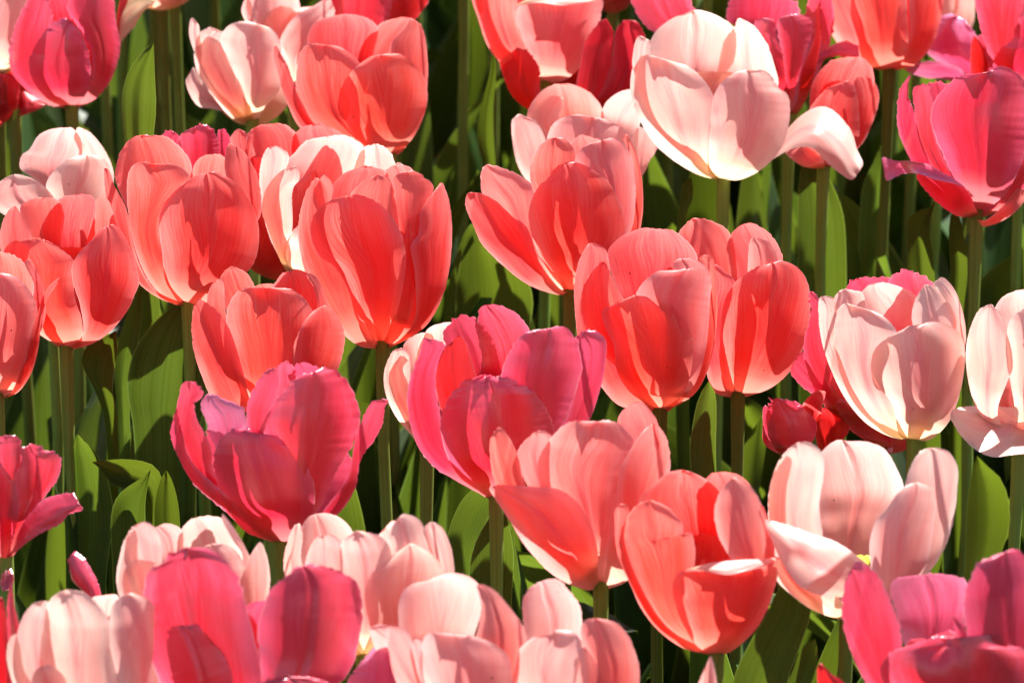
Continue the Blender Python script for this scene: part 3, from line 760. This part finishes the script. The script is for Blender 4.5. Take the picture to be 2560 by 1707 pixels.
F 0.96: 1300,800 1312,300 1350,150 1420,50 / 1440,870 1550,730 1620,550 1655,300 1655,150 1590,50 1500,28
F 1.0 blush: 1160,1050 1090,800 1083,650 1120,520 1200,420 1270,320 1340,270 / 1360,930 1450,800 1500,550 1512,380 1490,290 1420,256
X -900 -1180 -1080 70: 1090,830 980,720 850,640 700,590 550,535 / 900,1005 780,1000 640,945 560,860 510,780 450,650 402,505 @ 1060,1000
O42 | O | 1600,2000 | magenta | 0 | large frilled magenta tulip with a shiny lavender petal in the bottom right corner
F 1.0: 1250,1750 1050,1550 950,1330 905,1150 898,1000 930,870 / 1380,1600 1300,1400 1285,1200 1210,1000 1150,880 1095,825 1000,782
B 1.0 lavender: 1320,1350 1260,1100 1213,970 1240,890 1350,870 / 1680,1300 1730,1100 1720,910 1640,870 1530,850
F 1.0: 1850,1600 1720,1250 1703,1000 1740,880 1810,770 1900,740 / 2200,1600 2280,1200 2220,900 2110,760 2030,690
F 1.07: 1400,1950 1250,1700 1150,1480 1220,1370 1380,1310 1520,1265 1600,1320 / 1900,1950 2150,1700 2200,1450 2091,1350 2000,1318 1925,1243 1850,1290 1790,1262 1700,1310
F 0.95: 1650,1350 1640,1200 1610,1110 / 1740,1350 1720,1250 1690,1180
G 180 700 330 330 1.0
G 230 700 330 330 1.0
O43 | O | 850,1960 | red | 0 | red petal tip poking up at the bottom edge left of the corner magenta tulip
F 1.03: 790,1750 740,1550 742,1460 / 980,1750 920,1570 830,1500 762,1438
G 180 380 180 170 0.95
G 90 400 180 170 0.95
G 270 300 180 170 0.95
O43b | O | 0,1930 | blush | 0 | narrow pink petal tip at the bottom edge under the open coral tulip
F 1.03: -70,1700 -10,1500 / 90,1700 75,1500 42,1390
G 120 300 150 130 0.9
G 240 300 150 130 0.9
L44 | L | 40,985 | magenta | 0 | ragged magenta tulip falling open at the left edge below the middle
F 1.06: -60,900 -150,600 -120,350 -60,290 / 60,900 110,700 120,540 90,400 15,290
F 1.0: 80,800 90,500 100,380 150,210 / 150,700 280,540 380,400 403,290 350,225 290,218 220,175
X -40 -130 -160 40: 90,820 150,690 270,550 380,513 480,505 / 85,915 170,830 290,755 400,700 450,640 538,620
F 0.97: 0,500 -50,250 0,140 / 110,400 145,280 130,150 90,123
X -30 -60 -90 20: 10,1040 0,1100 20,1142 / 80,1010 92,1070 70,1130 @ 45,955
G 200 600 250 250 1.0
G 260 600 250 250 1.0
L45 | L | 20,1960 | red | 0 | red strips of an opened tulip in the bottom left corner
F 1.05: -90,1750 -90,1400 -40,1200 / 60,1750 45,1350 30,1220 3,1178
F 1.0 magenta: 55,1750 45,1450 50,1200 / 140,1750 135,1400 100,1260 75,1080
G 200 500 180 150 0.9
L46 | L | 640,1480 | magenta | 1 | shrivelled dry magenta petal curling up behind the bottom left blush tulip
X 0 -30 10 60: 590,1290 550,1160 465,1050 446,930 / 670,1250 645,1100 585,980 535,910 485,885
X -40 -60 -10 -40 dry: 600,1300 540,1150 470,1070 460,990 / 650,1250 590,1090 520,1020
G 180 260 120 110 0.9
L47 | L | 560,2040 | white | 0 | creamy blush tulip at the bottom left with a bright white right petal
F 1.04: 350,1900 260,1650 280,1400 320,1210 390,1150 / 740,1900 750,1500 710,1330 610,1200 550,1150 470,1136
F 1.0: 250,1900 120,1700 108,1450 165,1280 240,1212 / 450,1800 360,1400 310,1206
F 1.03: 150,1850 45,1600 50,1490 / 180,1700 130,1500 103,1418
F 1.07: 780,1900 720,1500 718,1320 740,1230 800,1170 / 1050,1950 1145,1600 1100,1400 1030,1260 960,1185 860,1155
B 1.0 blush: 600,1350 600,1190 680,1170 / 780,1350 770,1172
F 1.12: 220,1950 200,1750 240,1650 / 480,1950 420,1700 310,1618
L47b | L | 1230,2050 | white | 0 | pale petal tip lying low at the bottom edge below the two tone magenta tulip
F 1.0: 1020,1850 1100,1730 1240,1680 / 1220,1900 1420,1760 1410,1700 1345,1668
G 150 400 200 180 0.9
G 220 400 200 180 0.9
M48 | M | 640,1360 | white | 0 | blush tulip behind the two tone magenta tulip at lower left
F 1.0: 300,1250 170,1050 133,900 150,760 190,620 / 420,1200 290,900 272,720 268,610 246,562
F 0.95 blush: 270,850 205,640 230,550 / 440,850 425,650 385,550 310,513
F 1.05: 260,1150 170,920 190,820 230,780 / 480,1150 430,920 395,790 310,766
B 1.0 blush: 420,800 370,560 / 570,800 560,570 510,535 440,527
B 1.05: 540,800 555,570 620,500 / 970,800 910,600 840,500 760,478 690,478
F 0.95: 960,750 880,620 820,510 / 1015,800 985,700 905,560 825,460
F 1.0: 700,1250 670,900 690,690 / 1010,1200 990,850 920,710 860,670 790,658
F 1.05: 960,1250 960,900 1005,740 / 1040,1230 1110,1060 1137,900 1112,720 1072,644
M49 | M | 960,1950 | magenta | 0 | two tone magenta tulip with a purple edged petal in the bottom foreground
F 1.0: 600,1850 340,1350 303,1050 320,900 370,810 450,780 465,740 560,692 / 1000,1850 1080,1500 1035,1280 965,1000 935,880 840,760 740,695 640,684
F 1.06: 620,1850 490,1500 475,1220 530,1195 / 850,1850 895,1600 860,1400 780,1260 700,1200 610,1177
F 1.03: 1000,1850 1080,1550 1058,1200 1100,1050 1150,950 1230,880 1300,815 / 1250,1850 1650,1500 1725,1250 1742,1050 1705,900 1650,868 1560,820 1480,800 1390,790
F 1.1: 950,1900 1020,1650 1090,1570 1180,1535 / 1500,1900 1580,1650 1530,1570 1400,1530 1250,1526
G 150 900 330 330 1.0
G 210 900 330 330 1.0
M50 | M | 1750,1420 | white | 0 | pale pink tulip with blown out white petals in the bottom middle
F 1.0: 1350,1200 1240,900 1228,750 1260,620 1300,535 / 1420,1000 1340,750 1350,600 1330,526
B 1.0 blush: 1320,800 1335,560 1400,475 / 1690,700 1680,590 1600,490 1480,456
F 1.0: 1450,1200 1365,850 1390,700 1450,612 / 1680,1100 1620,700 1600,640 1530,596
F 1.03: 1650,1300 1605,900 1605,650 1670,593 / 1920,1200 1940,800 1910,660 1840,600 1740,576
F 1.08: 1880,1600 1780,1150 1755,1000 1790,870 1880,780 2000,690 / 2150,1500 2250,1150 2290,900 2260,800 2190,720 2080,654
F 0.96: 1920,900 1895,650 1950,520 / 2300,900 2210,700 2160,580 2100,490 2000,465
F 0.98: 2230,900 2180,650 2150,540 / 2330,880 2337,780 2310,650 2260,550 2195,513
B 1.05 blush: 1830,750 1840,610 / 2010,700 1970,510 1925,515
N51 | N | 830,2000 | blush | 0 | pink tulip with a row of rounded petals at the bottom edge centre
B 1.0: 450,1350 408,1100 430,980 500,920 590,905 / 880,1350 960,1050 950,950 870,875 770,847
F 0.95 salmon: 900,1350 950,1050 920,925 / 1230,1480 1225,1200 1170,1120 1100,1030 1020,950 940,920
F 1.06: 700,1850 560,1500 558,1330 590,1250 650,1236 710,1292 / 1100,1850 1148,1500 1130,1400 1050,1320 940,1272 830,1258 760,1265
F 1.0: 500,1700 260,1350 222,1205 / 580,1500 500,1290 430,1205 340,1190 265,1187
F 1.03: 560,1650 485,1320 / 620,1550 570,1310 535,1278
N51b | N | 1500,2000 | blush | 1 | dusky pink tulip with an upright back petal right of the bottom edge centre
B 1.0: 1260,1400 1222,1150 1228,1000 1300,920 / 1600,1350 1603,1100 1570,1020 1520,960 1470,900 1390,885
F 1.06: 1350,1850 1150,1500 1180,1370 1290,1270 1380,1250 / 1500,1850 1585,1500 1605,1300 1560,1240 1470,1218
F 1.0: 1540,1700 1590,1340 / 1710,1800 1740,1560 1700,1420 1640,1330
F 0.97 salmon: 1650,1500 1605,1300 1602,1195 1640,1153 / 1900,1850 1985,1500 1940,1320 1900,1240 1830,1172 1740,1150
G 150 700 300 280 0.95
N52 | N | 360,2000 | magenta | -1 | glossy lavender magenta petal curving up at the bottom edge
X -150 -330 -60 90 lavender: 150,1850 75,1570 150,1450 250,1330 / 620,1850 660,1600 560,1420 450,1310 345,1273
F 1.0: 250,1900 200,1700 260,1600 / 500,1900 500,1700 380,1600
G 180 350 200 190 1.0
"""

# broad leaves that show between the blooms: "owner | crop | depth offset | channel", edges from low down to the tip
LEAVES = """
E23 | E | 0 | 40 : 870,1700 830,1450 850,1280 900,1150 980,1040 1080,940 1180,860 / 1300,1750 1350,1500 1330,1200 1280,950
E23 | E | 70 | 30 : 770,1650 750,1400 760,1200 800,1050 850,900 890,800 / 850,1700 850,1450 880,1250 910,1100 930,900
C9 | B | 80 | 20 : 1590,1090 1555,950 1560,780 1600,600 1640,450 1650,340 / 1670,1080 1658,900 1655,700 1672,500 1668,380
B7 | F | 0 | 30 : 1700,1600 1740,1400 1760,1250 1800,1050 1860,850 1920,735 / 1810,1400 1820,1200 1860,1000 1900,880 1970,800
B7 | F | -60 | 50 : 1810,1600 1820,1400 1830,1150 1880,900 1960,770 / 2300,1500 2330,1200 2220,950 2100,830
F27 | N | -800 | 40 : 700,1000 715,700 760,500 850,340 / 880,900 900,680 980,520 1030,390
J38 | N | 60 | 40 : 860,1000 870,850 900,680 980,520 1060,430 / 1150,1000 1160,700 1120,500
G29 | K | -250 | 30 : 860,620 848,450 868,250 910,80 / 1020,600 1018,400 1022,200 1012,50
E23 | L | -1300 | 50 : 1030,600 1062,420 1000,320 850,283 720,285 630,295 / 945,650 900,520 800,470 720,440 660,350
E23 | L | -1400 | 30 : 1010,800 1015,550 1055,400 / 1180,800 1160,550 1120,410
E23 | L | -1500 | 30 : 735,1000 730,620 770,520 850,450 943,393 / 955,800 950,560
E21 | L | -20 | 60 : 430,1000 420,400 450,200 490,152 / 700,1000 742,650 700,400 620,230 545,160
D14 | D | 80 | 40 : 610,1700 614,1300 630,1120 660,1040 / 930,1700 910,1400 860,1250 800,1130
D16 | D | 60 | 40 : 1010,1700 1018,1400 1040,1200 1100,1080 / 1200,1600 1215,1300 1205,1100 1180,1000
D16 | H | 0 | 20 : 925,500 930,250 940,80 / 1040,400 1030,240 1000,90
D18 | H | 90 | 30 : 1600,600 1610,250 1600,0 1610,-100 / 1690,600 1722,250 1700,30
C13 | C | 120 | 20 : 1270,1600 1290,1450 1310,1300 1325,1200 / 1345,1600 1350,1400 1395,1280
E21 | E | 60 | 30 : 690,1700 610,1430 550,1320 530,1210 640,1130 / 770,1700 735,1400 768,1200
O41 | O | 50 | 50 : 170,1650 300,1300 420,1100 480,960 / 530,1650 620,1350 690,1150 700,1060
K40 | O | 40 | 30 : 500,1750 590,1460 640,1335 / 650,1750 745,1425
F26 | A | 100 | 60 : 820,1000 800,600 850,450 940,330 / 1000,1000 1020,700 1010,480
D18 | D | 60 | 50 : 1330,1700 1340,1420 1420,1370 1505,1340 / 1500,1700 1470,1500
D19 | H | 30 | 60 : 1790,560 1800,330 1880,240 2000,160 / 2100,560 2090,300
O41 | O | 160 | 60 : 1700,900 1720,400 1750,180 / 1900,900 2000,500 1950,250 1850,150
"""

def make_stem(f, root, rng, lean=None):
    h = f.base.z
    lx = rng.normal() * 0.006 if lean is None else lean
    ly = rng.normal() * 0.010
    n = 9
    P, Rr = [], []
    for i in range(n):
        q = i / (n - 1)                         # 0 at the flower, 1 at the ground
        z = -(h + 0.01) * q + 0.006 * (1 - q)
        P.append((lx * q ** 1.6 + 0.004 * math.sin(3 * q + rng.uniform(0, 6)) * q * (1 - q), ly * q ** 1.6, z))
        Rr.append(0.0024 + 0.0012 * q + (0.0009 if i == 0 else 0))
    tube('stem', P, Rr, STEM, root)
    return P[-1]

def make_leaf(root, foot, rng, length=None, az=None, lean=None, width=None):
    """Broad tulip blade: channelled, tapering, arching outwards, with a wavy edge."""
    arch = rng.uniform() < 0.28
    L = length or rng.uniform(0.24, 0.37)
    az = rng.uniform(0, 2 * math.pi) if az is None else az
    lean = (rng.uniform(0.7, 1.25) if arch else rng.uniform(0.05, 0.32)) if lean is None else lean
    wd = width or rng.uniform(0.024, 0.046)
    n, mm = 26, 11
    V = np.zeros((n, mm, 3))
    x = z = 0.0
    a = rng.uniform(0.0, 0.12)
    curl = lean * 1.5
    twist = rng.normal() * 0.7
    tw0 = rng.normal() * 0.25
    ph = rng.uniform(0, 6)
    wav = rng.uniform(0.002, 0.006)
    for i in range(n):
        t = i / (n - 1)
        ang = a + curl * t ** 2
        if i:
            x += math.sin(ang) * L / (n - 1)
            z += math.cos(ang) * L / (n - 1)
        w = wd * (0.30 + 0.70 * math.sin(math.pi * min(t, 0.45) / 0.9)) * max(0.0, 1 - max(0, (t - 0.35) / 0.65) ** 2.0) ** 0.85
        fold = 0.75 * (1 - 0.65 * t)
        for j in range(mm):
            u = -1 + 2 * j / (mm - 1)
            lat = u * w * math.cos(fold * abs(u))
            nrm = -abs(u) ** 1.5 * w * math.sin(fold) + wav * math.sin(9 * t + ph + (2 if u > 0 else 0)) * abs(u) ** 2 * (t > 0.05)
            tw = tw0 + twist * t
            la = lat * math.cos(tw) - nrm * math.sin(tw)
            no = lat * math.sin(tw) + nrm * math.cos(tw)
            V[i, j] = (x + no * math.cos(ang), la, z - no * math.sin(ang))
    c, s_ = math.cos(az), math.sin(az)
    X = V[..., 0] * c - V[..., 1] * s_
    Y = V[..., 0] * s_ + V[..., 1] * c
    V[..., 0], V[..., 1] = X + foot[0] + 0.006 * c, Y + foot[1] + 0.006 * s_
    V[..., 2] += foot[2]
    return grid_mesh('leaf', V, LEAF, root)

def petal_G(f, root, rng, mat, phi, h, w, r, rim, pale='coral'):
    """A whole petal of the cup in flower space; sizes in photograph pixels."""
    t = np.linspace(0, 1, 40)
    u = np.linspace(-1, 1, 17)
    k = np.where(t < 0.45, np.sqrt(np.clip(1 - (1 - t / 0.45) ** 2, 0, 1)), 1 - (1 - rim) * ((t - 0.45) / 0.55) ** 2)
    rr = r * k
    ww = w * np.minimum(1, (t / 0.4) ** 0.55) * np.clip(1 - np.clip((t - 0.45) / 0.55, 0, 1) ** 2.4, 0, 1) ** 0.6
    ang = np.clip(u[None] * (ww / np.maximum(rr, r * 0.3))[:, None], -1.5, 1.5)
    a = phi + ang
    rad = rr[:, None] * (1 + 0.06 * (1 - u[None] ** 2)) + smooth_noise(rng, 40, 17, 4, 3) * r * 0.02
    x = rad * np.sin(a)
    y = -rad * np.cos(a)
    z = (h * t ** 1.05)[:, None] * np.ones_like(x)
    s = f.mpp
    V = np.stack([x * s, y * s, z * s], -1)
    V[..., :2] += 0.0
    grid_mesh('petal', V, mat, root)

def petal_traced(f, root, rng, mat, rag, kind, k, Lp, Rp, nth):
    P = outline_grid(Lp, Rp, rng, rag)
    X, Y = P[..., 0], P[..., 1]
    D = f.cup_depth(X, Y, kind == 'F', k)
    for _ in range(3):
        E = np.pad(D, 1, mode='edge')
        D = (E[:-2, 1:-1] + E[2:, 1:-1] + E[1:-1, :-2] + E[1:-1, 2:] + 4 * D) / 8
    t = np.linspace(0, 1, NT)[:, None]
    u = np.linspace(-1, 1, NU)[None]
    half = np.linalg.norm(P[:, -1] - P[:, 0], axis=1)[:, None] / 2
    sg = -1 if kind == 'F' else 1
    hm = half.max()
    D = D + sg * BULGE * half * (1 - u ** 2) * np.minimum(1, t * 3)
    D = D + sg * hm * (-0.06) * rng.uniform(0.3, 1.5) * np.exp(-(u / 0.055) ** 2) * np.minimum(1, t * 2)           # crease along the midrib
    D = D + smooth_noise(rng, NT, NU, 4, 3) * hm * 0.045
    D = D + smooth_noise(rng, NT, NU, 9, 5) * hm * 0.016 * np.abs(u)
    tipc = np.clip((t - 0.8) / 0.2, 0, 1) ** 2
    D = D - sg * tipc * hm * 0.07                                                         # tips curve over the cup
    D = D - sg * nth * 1.2
    w = np.clip(t / 0.20, 0, 1)
    D = D * (w * w * (3 - 2 * w))
    V = f.world(X, Y, D)
    grid_mesh('petal', V, mat, root, flip=(kind == 'B'))

def petal_free(f, root, rng, mat, rag, dl, dr, dt, bend, Lp, Rp, on_cup=False):
    P = outline_grid(Lp, Rp, rng, rag)
    X, Y = P[..., 0], P[..., 1]
    t = np.linspace(0, 1, NT)[:, None]
    u = np.linspace(-1, 1, NU)[None]
    D = (dl * (1 - u) / 2 + dr * (1 + u) / 2) * np.minimum(1, t * 2.5) ** 0.8
    D = D * (1 - t ** 3) + (dt) * t ** 3
    D = D - bend * (1 - u ** 2) * np.sin(np.pi * np.clip(t, 0, 1)) ** 0.7
    if on_cup:                                  # lies on the outside of the cup
        D = D + f.cup_depth(X, Y, True, 1.14)
    half = np.linalg.norm(P[:, -1] - P[:, 0], axis=1).max() / 2
    D = D + smooth_noise(rng, NT, NU, 5, 3) * half * 0.06 + smooth_noise(rng, NT, NU, 10, 6) * half * 0.02
    V = f.world(X, Y, D)
    grid_mesh('petal', V, mat, root)

GROUP = 'tulips in the flower bed'
def tulip_root(base, label):
    e = bpy.data.objects.new('tulip', None)
    e.empty_display_size = 0.02
    COL.objects.link(e)
    e.location = base
    e['label'] = label
    e['category'] = 'tulip'
    e['group'] = GROUP
    return e

def parse():
    cur = None
    for ln in DATA.strip().splitlines():
        if '|' in ln:
            a = [q.strip() for q in ln.split('|')]
            cur = dict(id=a[0], crop=a[1], base=pts(a[2])[0], col=a[3], off=float(a[4]) / 100, label=a[5], rows=[])
            yield cur
        elif ln.strip():
            cur['rows'].append(ln.strip())

flowers = {}
CLOSED = set('B7 C13 D14 E21 E23 F25 F26 F27 G28 G29 H30 H31 I35 I36 J38 K40 N39 M48 M50 L47 A5 C12 A2 D18'.split())
for fi, rec in enumerate(list(parse())):
    rng = np.random.default_rng(1000 + fi)
    ox, oy = CROPS[rec['crop']]
    bx, by = ox + rec['base'][0] * CS, oy + rec['base'][1] * CS
    f = Flower(bx, by, rec['off'])
    loc = lambda q: ((q[0] - rec['base'][0]) * CS, -(q[1] - rec['base'][1]) * CS)
    root = tulip_root(f.base, rec['label'])
    todo = []
    for ln in rec['rows']:
        head = ln.split()[0]
        if head == 'G':
            todo.append(('G', [float(v) for v in ln.split()[1:]]))
            continue
        h, body = ln.split(':', 1)
        base = (0.0, 0.0)
        if '@' in body:
            body, b2 = body.split('@')
            if b2.strip():
                base = loc(pts(b2)[0])
        h = h.replace('@', ' ').split()
        Ls, Rs = body.split('/')
        Lp = [base] + [loc(q) for q in pts(Ls)]
        Rq = [loc(q) for q in pts(Rs)]
        # the tip lies between the last points of both edges
        tip = tuple((np.array(Lp[-1]) + np.array(Rq[-1])) / 2)
        gap = math.dist(Lp[-1], Rq[-1])
        tg = np.array(tip) - np.array(base)
        tg /= max(np.linalg.norm(tg), 1e-6)
        if h[0] not in 'XY' and gap > 6:
            k = rng.uniform(-4.0, 6.0) * min(1, gap / 25)
            tip = (tip[0] + tg[0] * k, tip[1] + tg[1] * k)
        wb = 10 if h[0] in 'FB' else 3            # petals sit on the stem with a short claw
        Lp = [(base[0] - wb, base[1] + 1)] + Lp[1:] + [tip]
        Rp = [(base[0] + wb, base[1] + 1)] + Rq + [tip]
        nums = [v for v in h[1:] if v.replace('.', '').replace('-', '').isdigit()]
        cname = next((v for v in h[1:] if v in MATS), rec['col'])
        todo.append((h[0], [float(v) for v in nums], cname, Lp, Rp))
    outl = []
    for td in todo:
        if td[0] in 'FB' and td[1][0] < 1.3:
            outl.append(crv(td[3], 80))
            outl.append(crv(td[4], 80))
    if outl:
        f.envelope(outl)
    if rec['id'] in CLOSED:                     # the far petals that close the cup low down
        T = f.ys[-1]
        cr = lambda a, b: (float(np.interp(b * T, f.ys, f.c) + a * np.interp(b * T, f.ys, f.r)), b * T)
        todo.append(('B', [0.9], rec['col'], [(0, 0), cr(-0.7, 0.08), cr(-0.97, 0.2), cr(-0.97, 0.38), cr(-0.85, 0.54), cr(-0.4, 0.66), cr(0, 0.68)],
                     [(0, 0), cr(0.7, 0.08), cr(0.97, 0.2), cr(0.97, 0.38), cr(0.85, 0.54), cr(0.4, 0.66), cr(0, 0.68)]))
    nth = 0
    for td in todo:
        if td[0] == 'G':
            phi, h, w, r, rim = td[1]
            petal_G(f, root, rng, MATS[rec['col']], R(phi), h * CS, w * CS, r * CS, rim)
        elif td[0] in 'XY':
            dl, dr, dt, bend = [v * CS for v in td[1]]
            petal_free(f, root, rng, MATS[td[2]], RAG[td[2]], dl, dr, dt, bend, td[3], td[4], td[0] == 'Y')
        else:
            petal_traced(f, root, rng, MATS[td[2]], RAG[td[2]], td[0], td[1][0], td[3], td[4], len(todo) - nth)
        nth += 1
    foot = make_stem(f, root, rng)
    n_leaf = 4
    a0 = rng.uniform(0, 6.28)
    for q in range(n_leaf):
        make_leaf(root, foot, rng, az=a0 + q * 1.6 + rng.normal() * 0.3)
    flowers[rec['id']] = (f, root)

# ------------------------------------------------------------------ broad leaves seen between the blooms
for li, ln in enumerate(LEAVES.strip().splitlines()):
    head, body = ln.split(':')
    own, crop, off, chan = [q.strip() for q in head.split('|')]
    f, root = flowers[own]
    ox, oy = CROPS[crop]
    lrng = np.random.default_rng(300 + li)
    Ls, Rs = body.split('/')
    lp, rp = [[(ox + q[0] * CS - f.px, -(oy + q[1] * CS - f.py)) for q in pts(s_)] for s_ in (Ls, Rs)]
    low = -(f.base.z - 0.01) / f.mpp * math.cos(TH)
    mid = ((lp[0][0] + rp[0][0]) / 2) * 0.6
    wid = abs(rp[0][0] - lp[0][0]) * 0.25 + 8
    lp = [(mid - wid, low)] + lp
    rp = [(mid + wid, low)] + rp
    gap = math.dist(lp[-1], rp[-1])
    up = np.array(lp[-1]) + np.array(rp[-1]) - np.array(lp[-2]) - np.array(rp[-2])
    tip = tuple((np.array(lp[-1]) + np.array(rp[-1])) / 2 + up / np.linalg.norm(up) * gap * 0.8)
    P = outline_grid(lp + [tip], rp + [tip], lrng, 0)
    X, Y = P[..., 0], P[..., 1]
    u = np.linspace(-1, 1, NU)[None]
    half = np.linalg.norm(P[:, -1] - P[:, 0], axis=1)[:, None] / 2
    D = -Y * math.tan(TH) * 0.96 + float(off) * CS + float(chan) * CS * 1.5 * (1 - np.abs(u) ** 1.4) * (half / half.max())
    D = D + smooth_noise(lrng, NT, NU, 5, 3) * half.max() * 0.10
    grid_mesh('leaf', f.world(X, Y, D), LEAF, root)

# ------------------------------------------------------------------ pistil of the open blush tulip
f, root = flowers['O41']
ox, oy = CROPS['O']
tx, ty = (1040 - 935) * CS, -(760 - 1160) * CS
V0 = f.world(np.array([0.0]), np.array([20.0]), np.array([0.0]))[0]
V1 = f.world(np.array([tx]), np.array([ty - 14]), np.array([-40.0]))[0]
prng = np.random.default_rng(5)
tube('pistil', [tuple(V0 + (V1 - V0) * q) for q in np.linspace(0, 1, 8)], [0.0028] * 7 + [0.0022], PISTIL, root)
st = []
for q in range(3):
    a = q * 2.094 + 0.4
    for e in np.linspace(0, 1, 5):
        st.append((V1[0] + math.cos(a) * 0.0042 * e, V1[1] + math.sin(a) * 0.0042 * e, V1[2] + 0.0015 * math.sin(e * 3)))
    tube('stigma', st[-5:], [0.0024, 0.0026, 0.0024, 0.002, 0.0008], PISTIL, root)

# ------------------------------------------------------------------ tulips of the rows behind: their heads stand above the frame
brng = np.random.default_rng(77)
k = 0
kinds = ['coral', 'magenta', 'blush', 'coral', 'white', 'salmon']
for row, py in enumerate((-120, -260, -410, -580, -760, -960, -1180)):
    for cx in range(10):
        px = -60 + cx * 290 + (row % 2) * 145 + brng.normal() * 40
        pyy = py + brng.normal() * 25
        f = Flower(px, pyy)
        cname = kinds[k % 6]
        root = tulip_root(f.base, 'tall tulip of the back rows with its head above the photo')
        root['group'] = 'tulips of the rows behind'
        hh, rr = brng.uniform(230, 290), brng.uniform(105, 130)
        a0 = brng.uniform(0, 6)
        for q in range(6):
            petal_G(f, root, brng, MATS[cname], a0 + q * 1.047, hh, rr * 1.05, rr * (1 if q % 2 else 0.93), brng.uniform(0.7, 0.95))
        foot = make_stem(f, root, brng)
        b0 = brng.uniform(0, 6.28)
        for q in range(3):
            make_leaf(root, foot, brng, az=b0 + q * 2.1 + brng.normal() * 0.3)
        k += 1

# a few neighbours just past both side edges, which shade and close the bed
for q in range(26):
    px, pyy = 2740 + (q % 3) * 230 + brng.normal() * 40, -380 + (q // 3) * 300 + brng.normal() * 40
    if q >= 16:
        px, pyy = -330 - (q % 2) * 240 + brng.normal() * 40, -300 + (q - 16) // 2 * 420 + brng.normal() * 40
    f = Flower(px, pyy)
    root = tulip_root(f.base, 'tulip standing just past the right edge of the photo' if q < 16 else 'tulip standing just past the left edge of the photo')
    root['group'] = 'tulips past the right edge' if q < 16 else 'tulips past the left edge'
    hh, rr = brng.uniform(230, 290), brng.uniform(115, 140)
    a0 = brng.uniform(0, 6)
    for e in range(6):
        petal_G(f, root, brng, MATS[kinds[q % 6]], a0 + e * 1.047, hh, rr * 1.05, rr * (1 if e % 2 else 0.93), brng.uniform(0.7, 0.95))
    foot = make_stem(f, root, brng)
    b0 = brng.uniform(0, 6.28)
    for e in range(3):
        make_leaf(root, foot, brng, az=b0 + e * 2.1)

# ------------------------------------------------------------------ soil
me = bpy.data.meshes.new('ground')
n = 60
xs = np.sign(np.linspace(-1, 1, n)) * np.abs(np.linspace(-1, 1, n)) ** 3 * 60
gr = np.random.default_rng(3)
V = np.zeros((n, n, 3))
V[..., 0], V[..., 1] = np.meshgrid(xs, xs)
V[..., 2] = gr.normal(size=(n, n)) * 0.008
g = grid_mesh('ground', V, SOIL, None)
g['kind'] = 'structure'
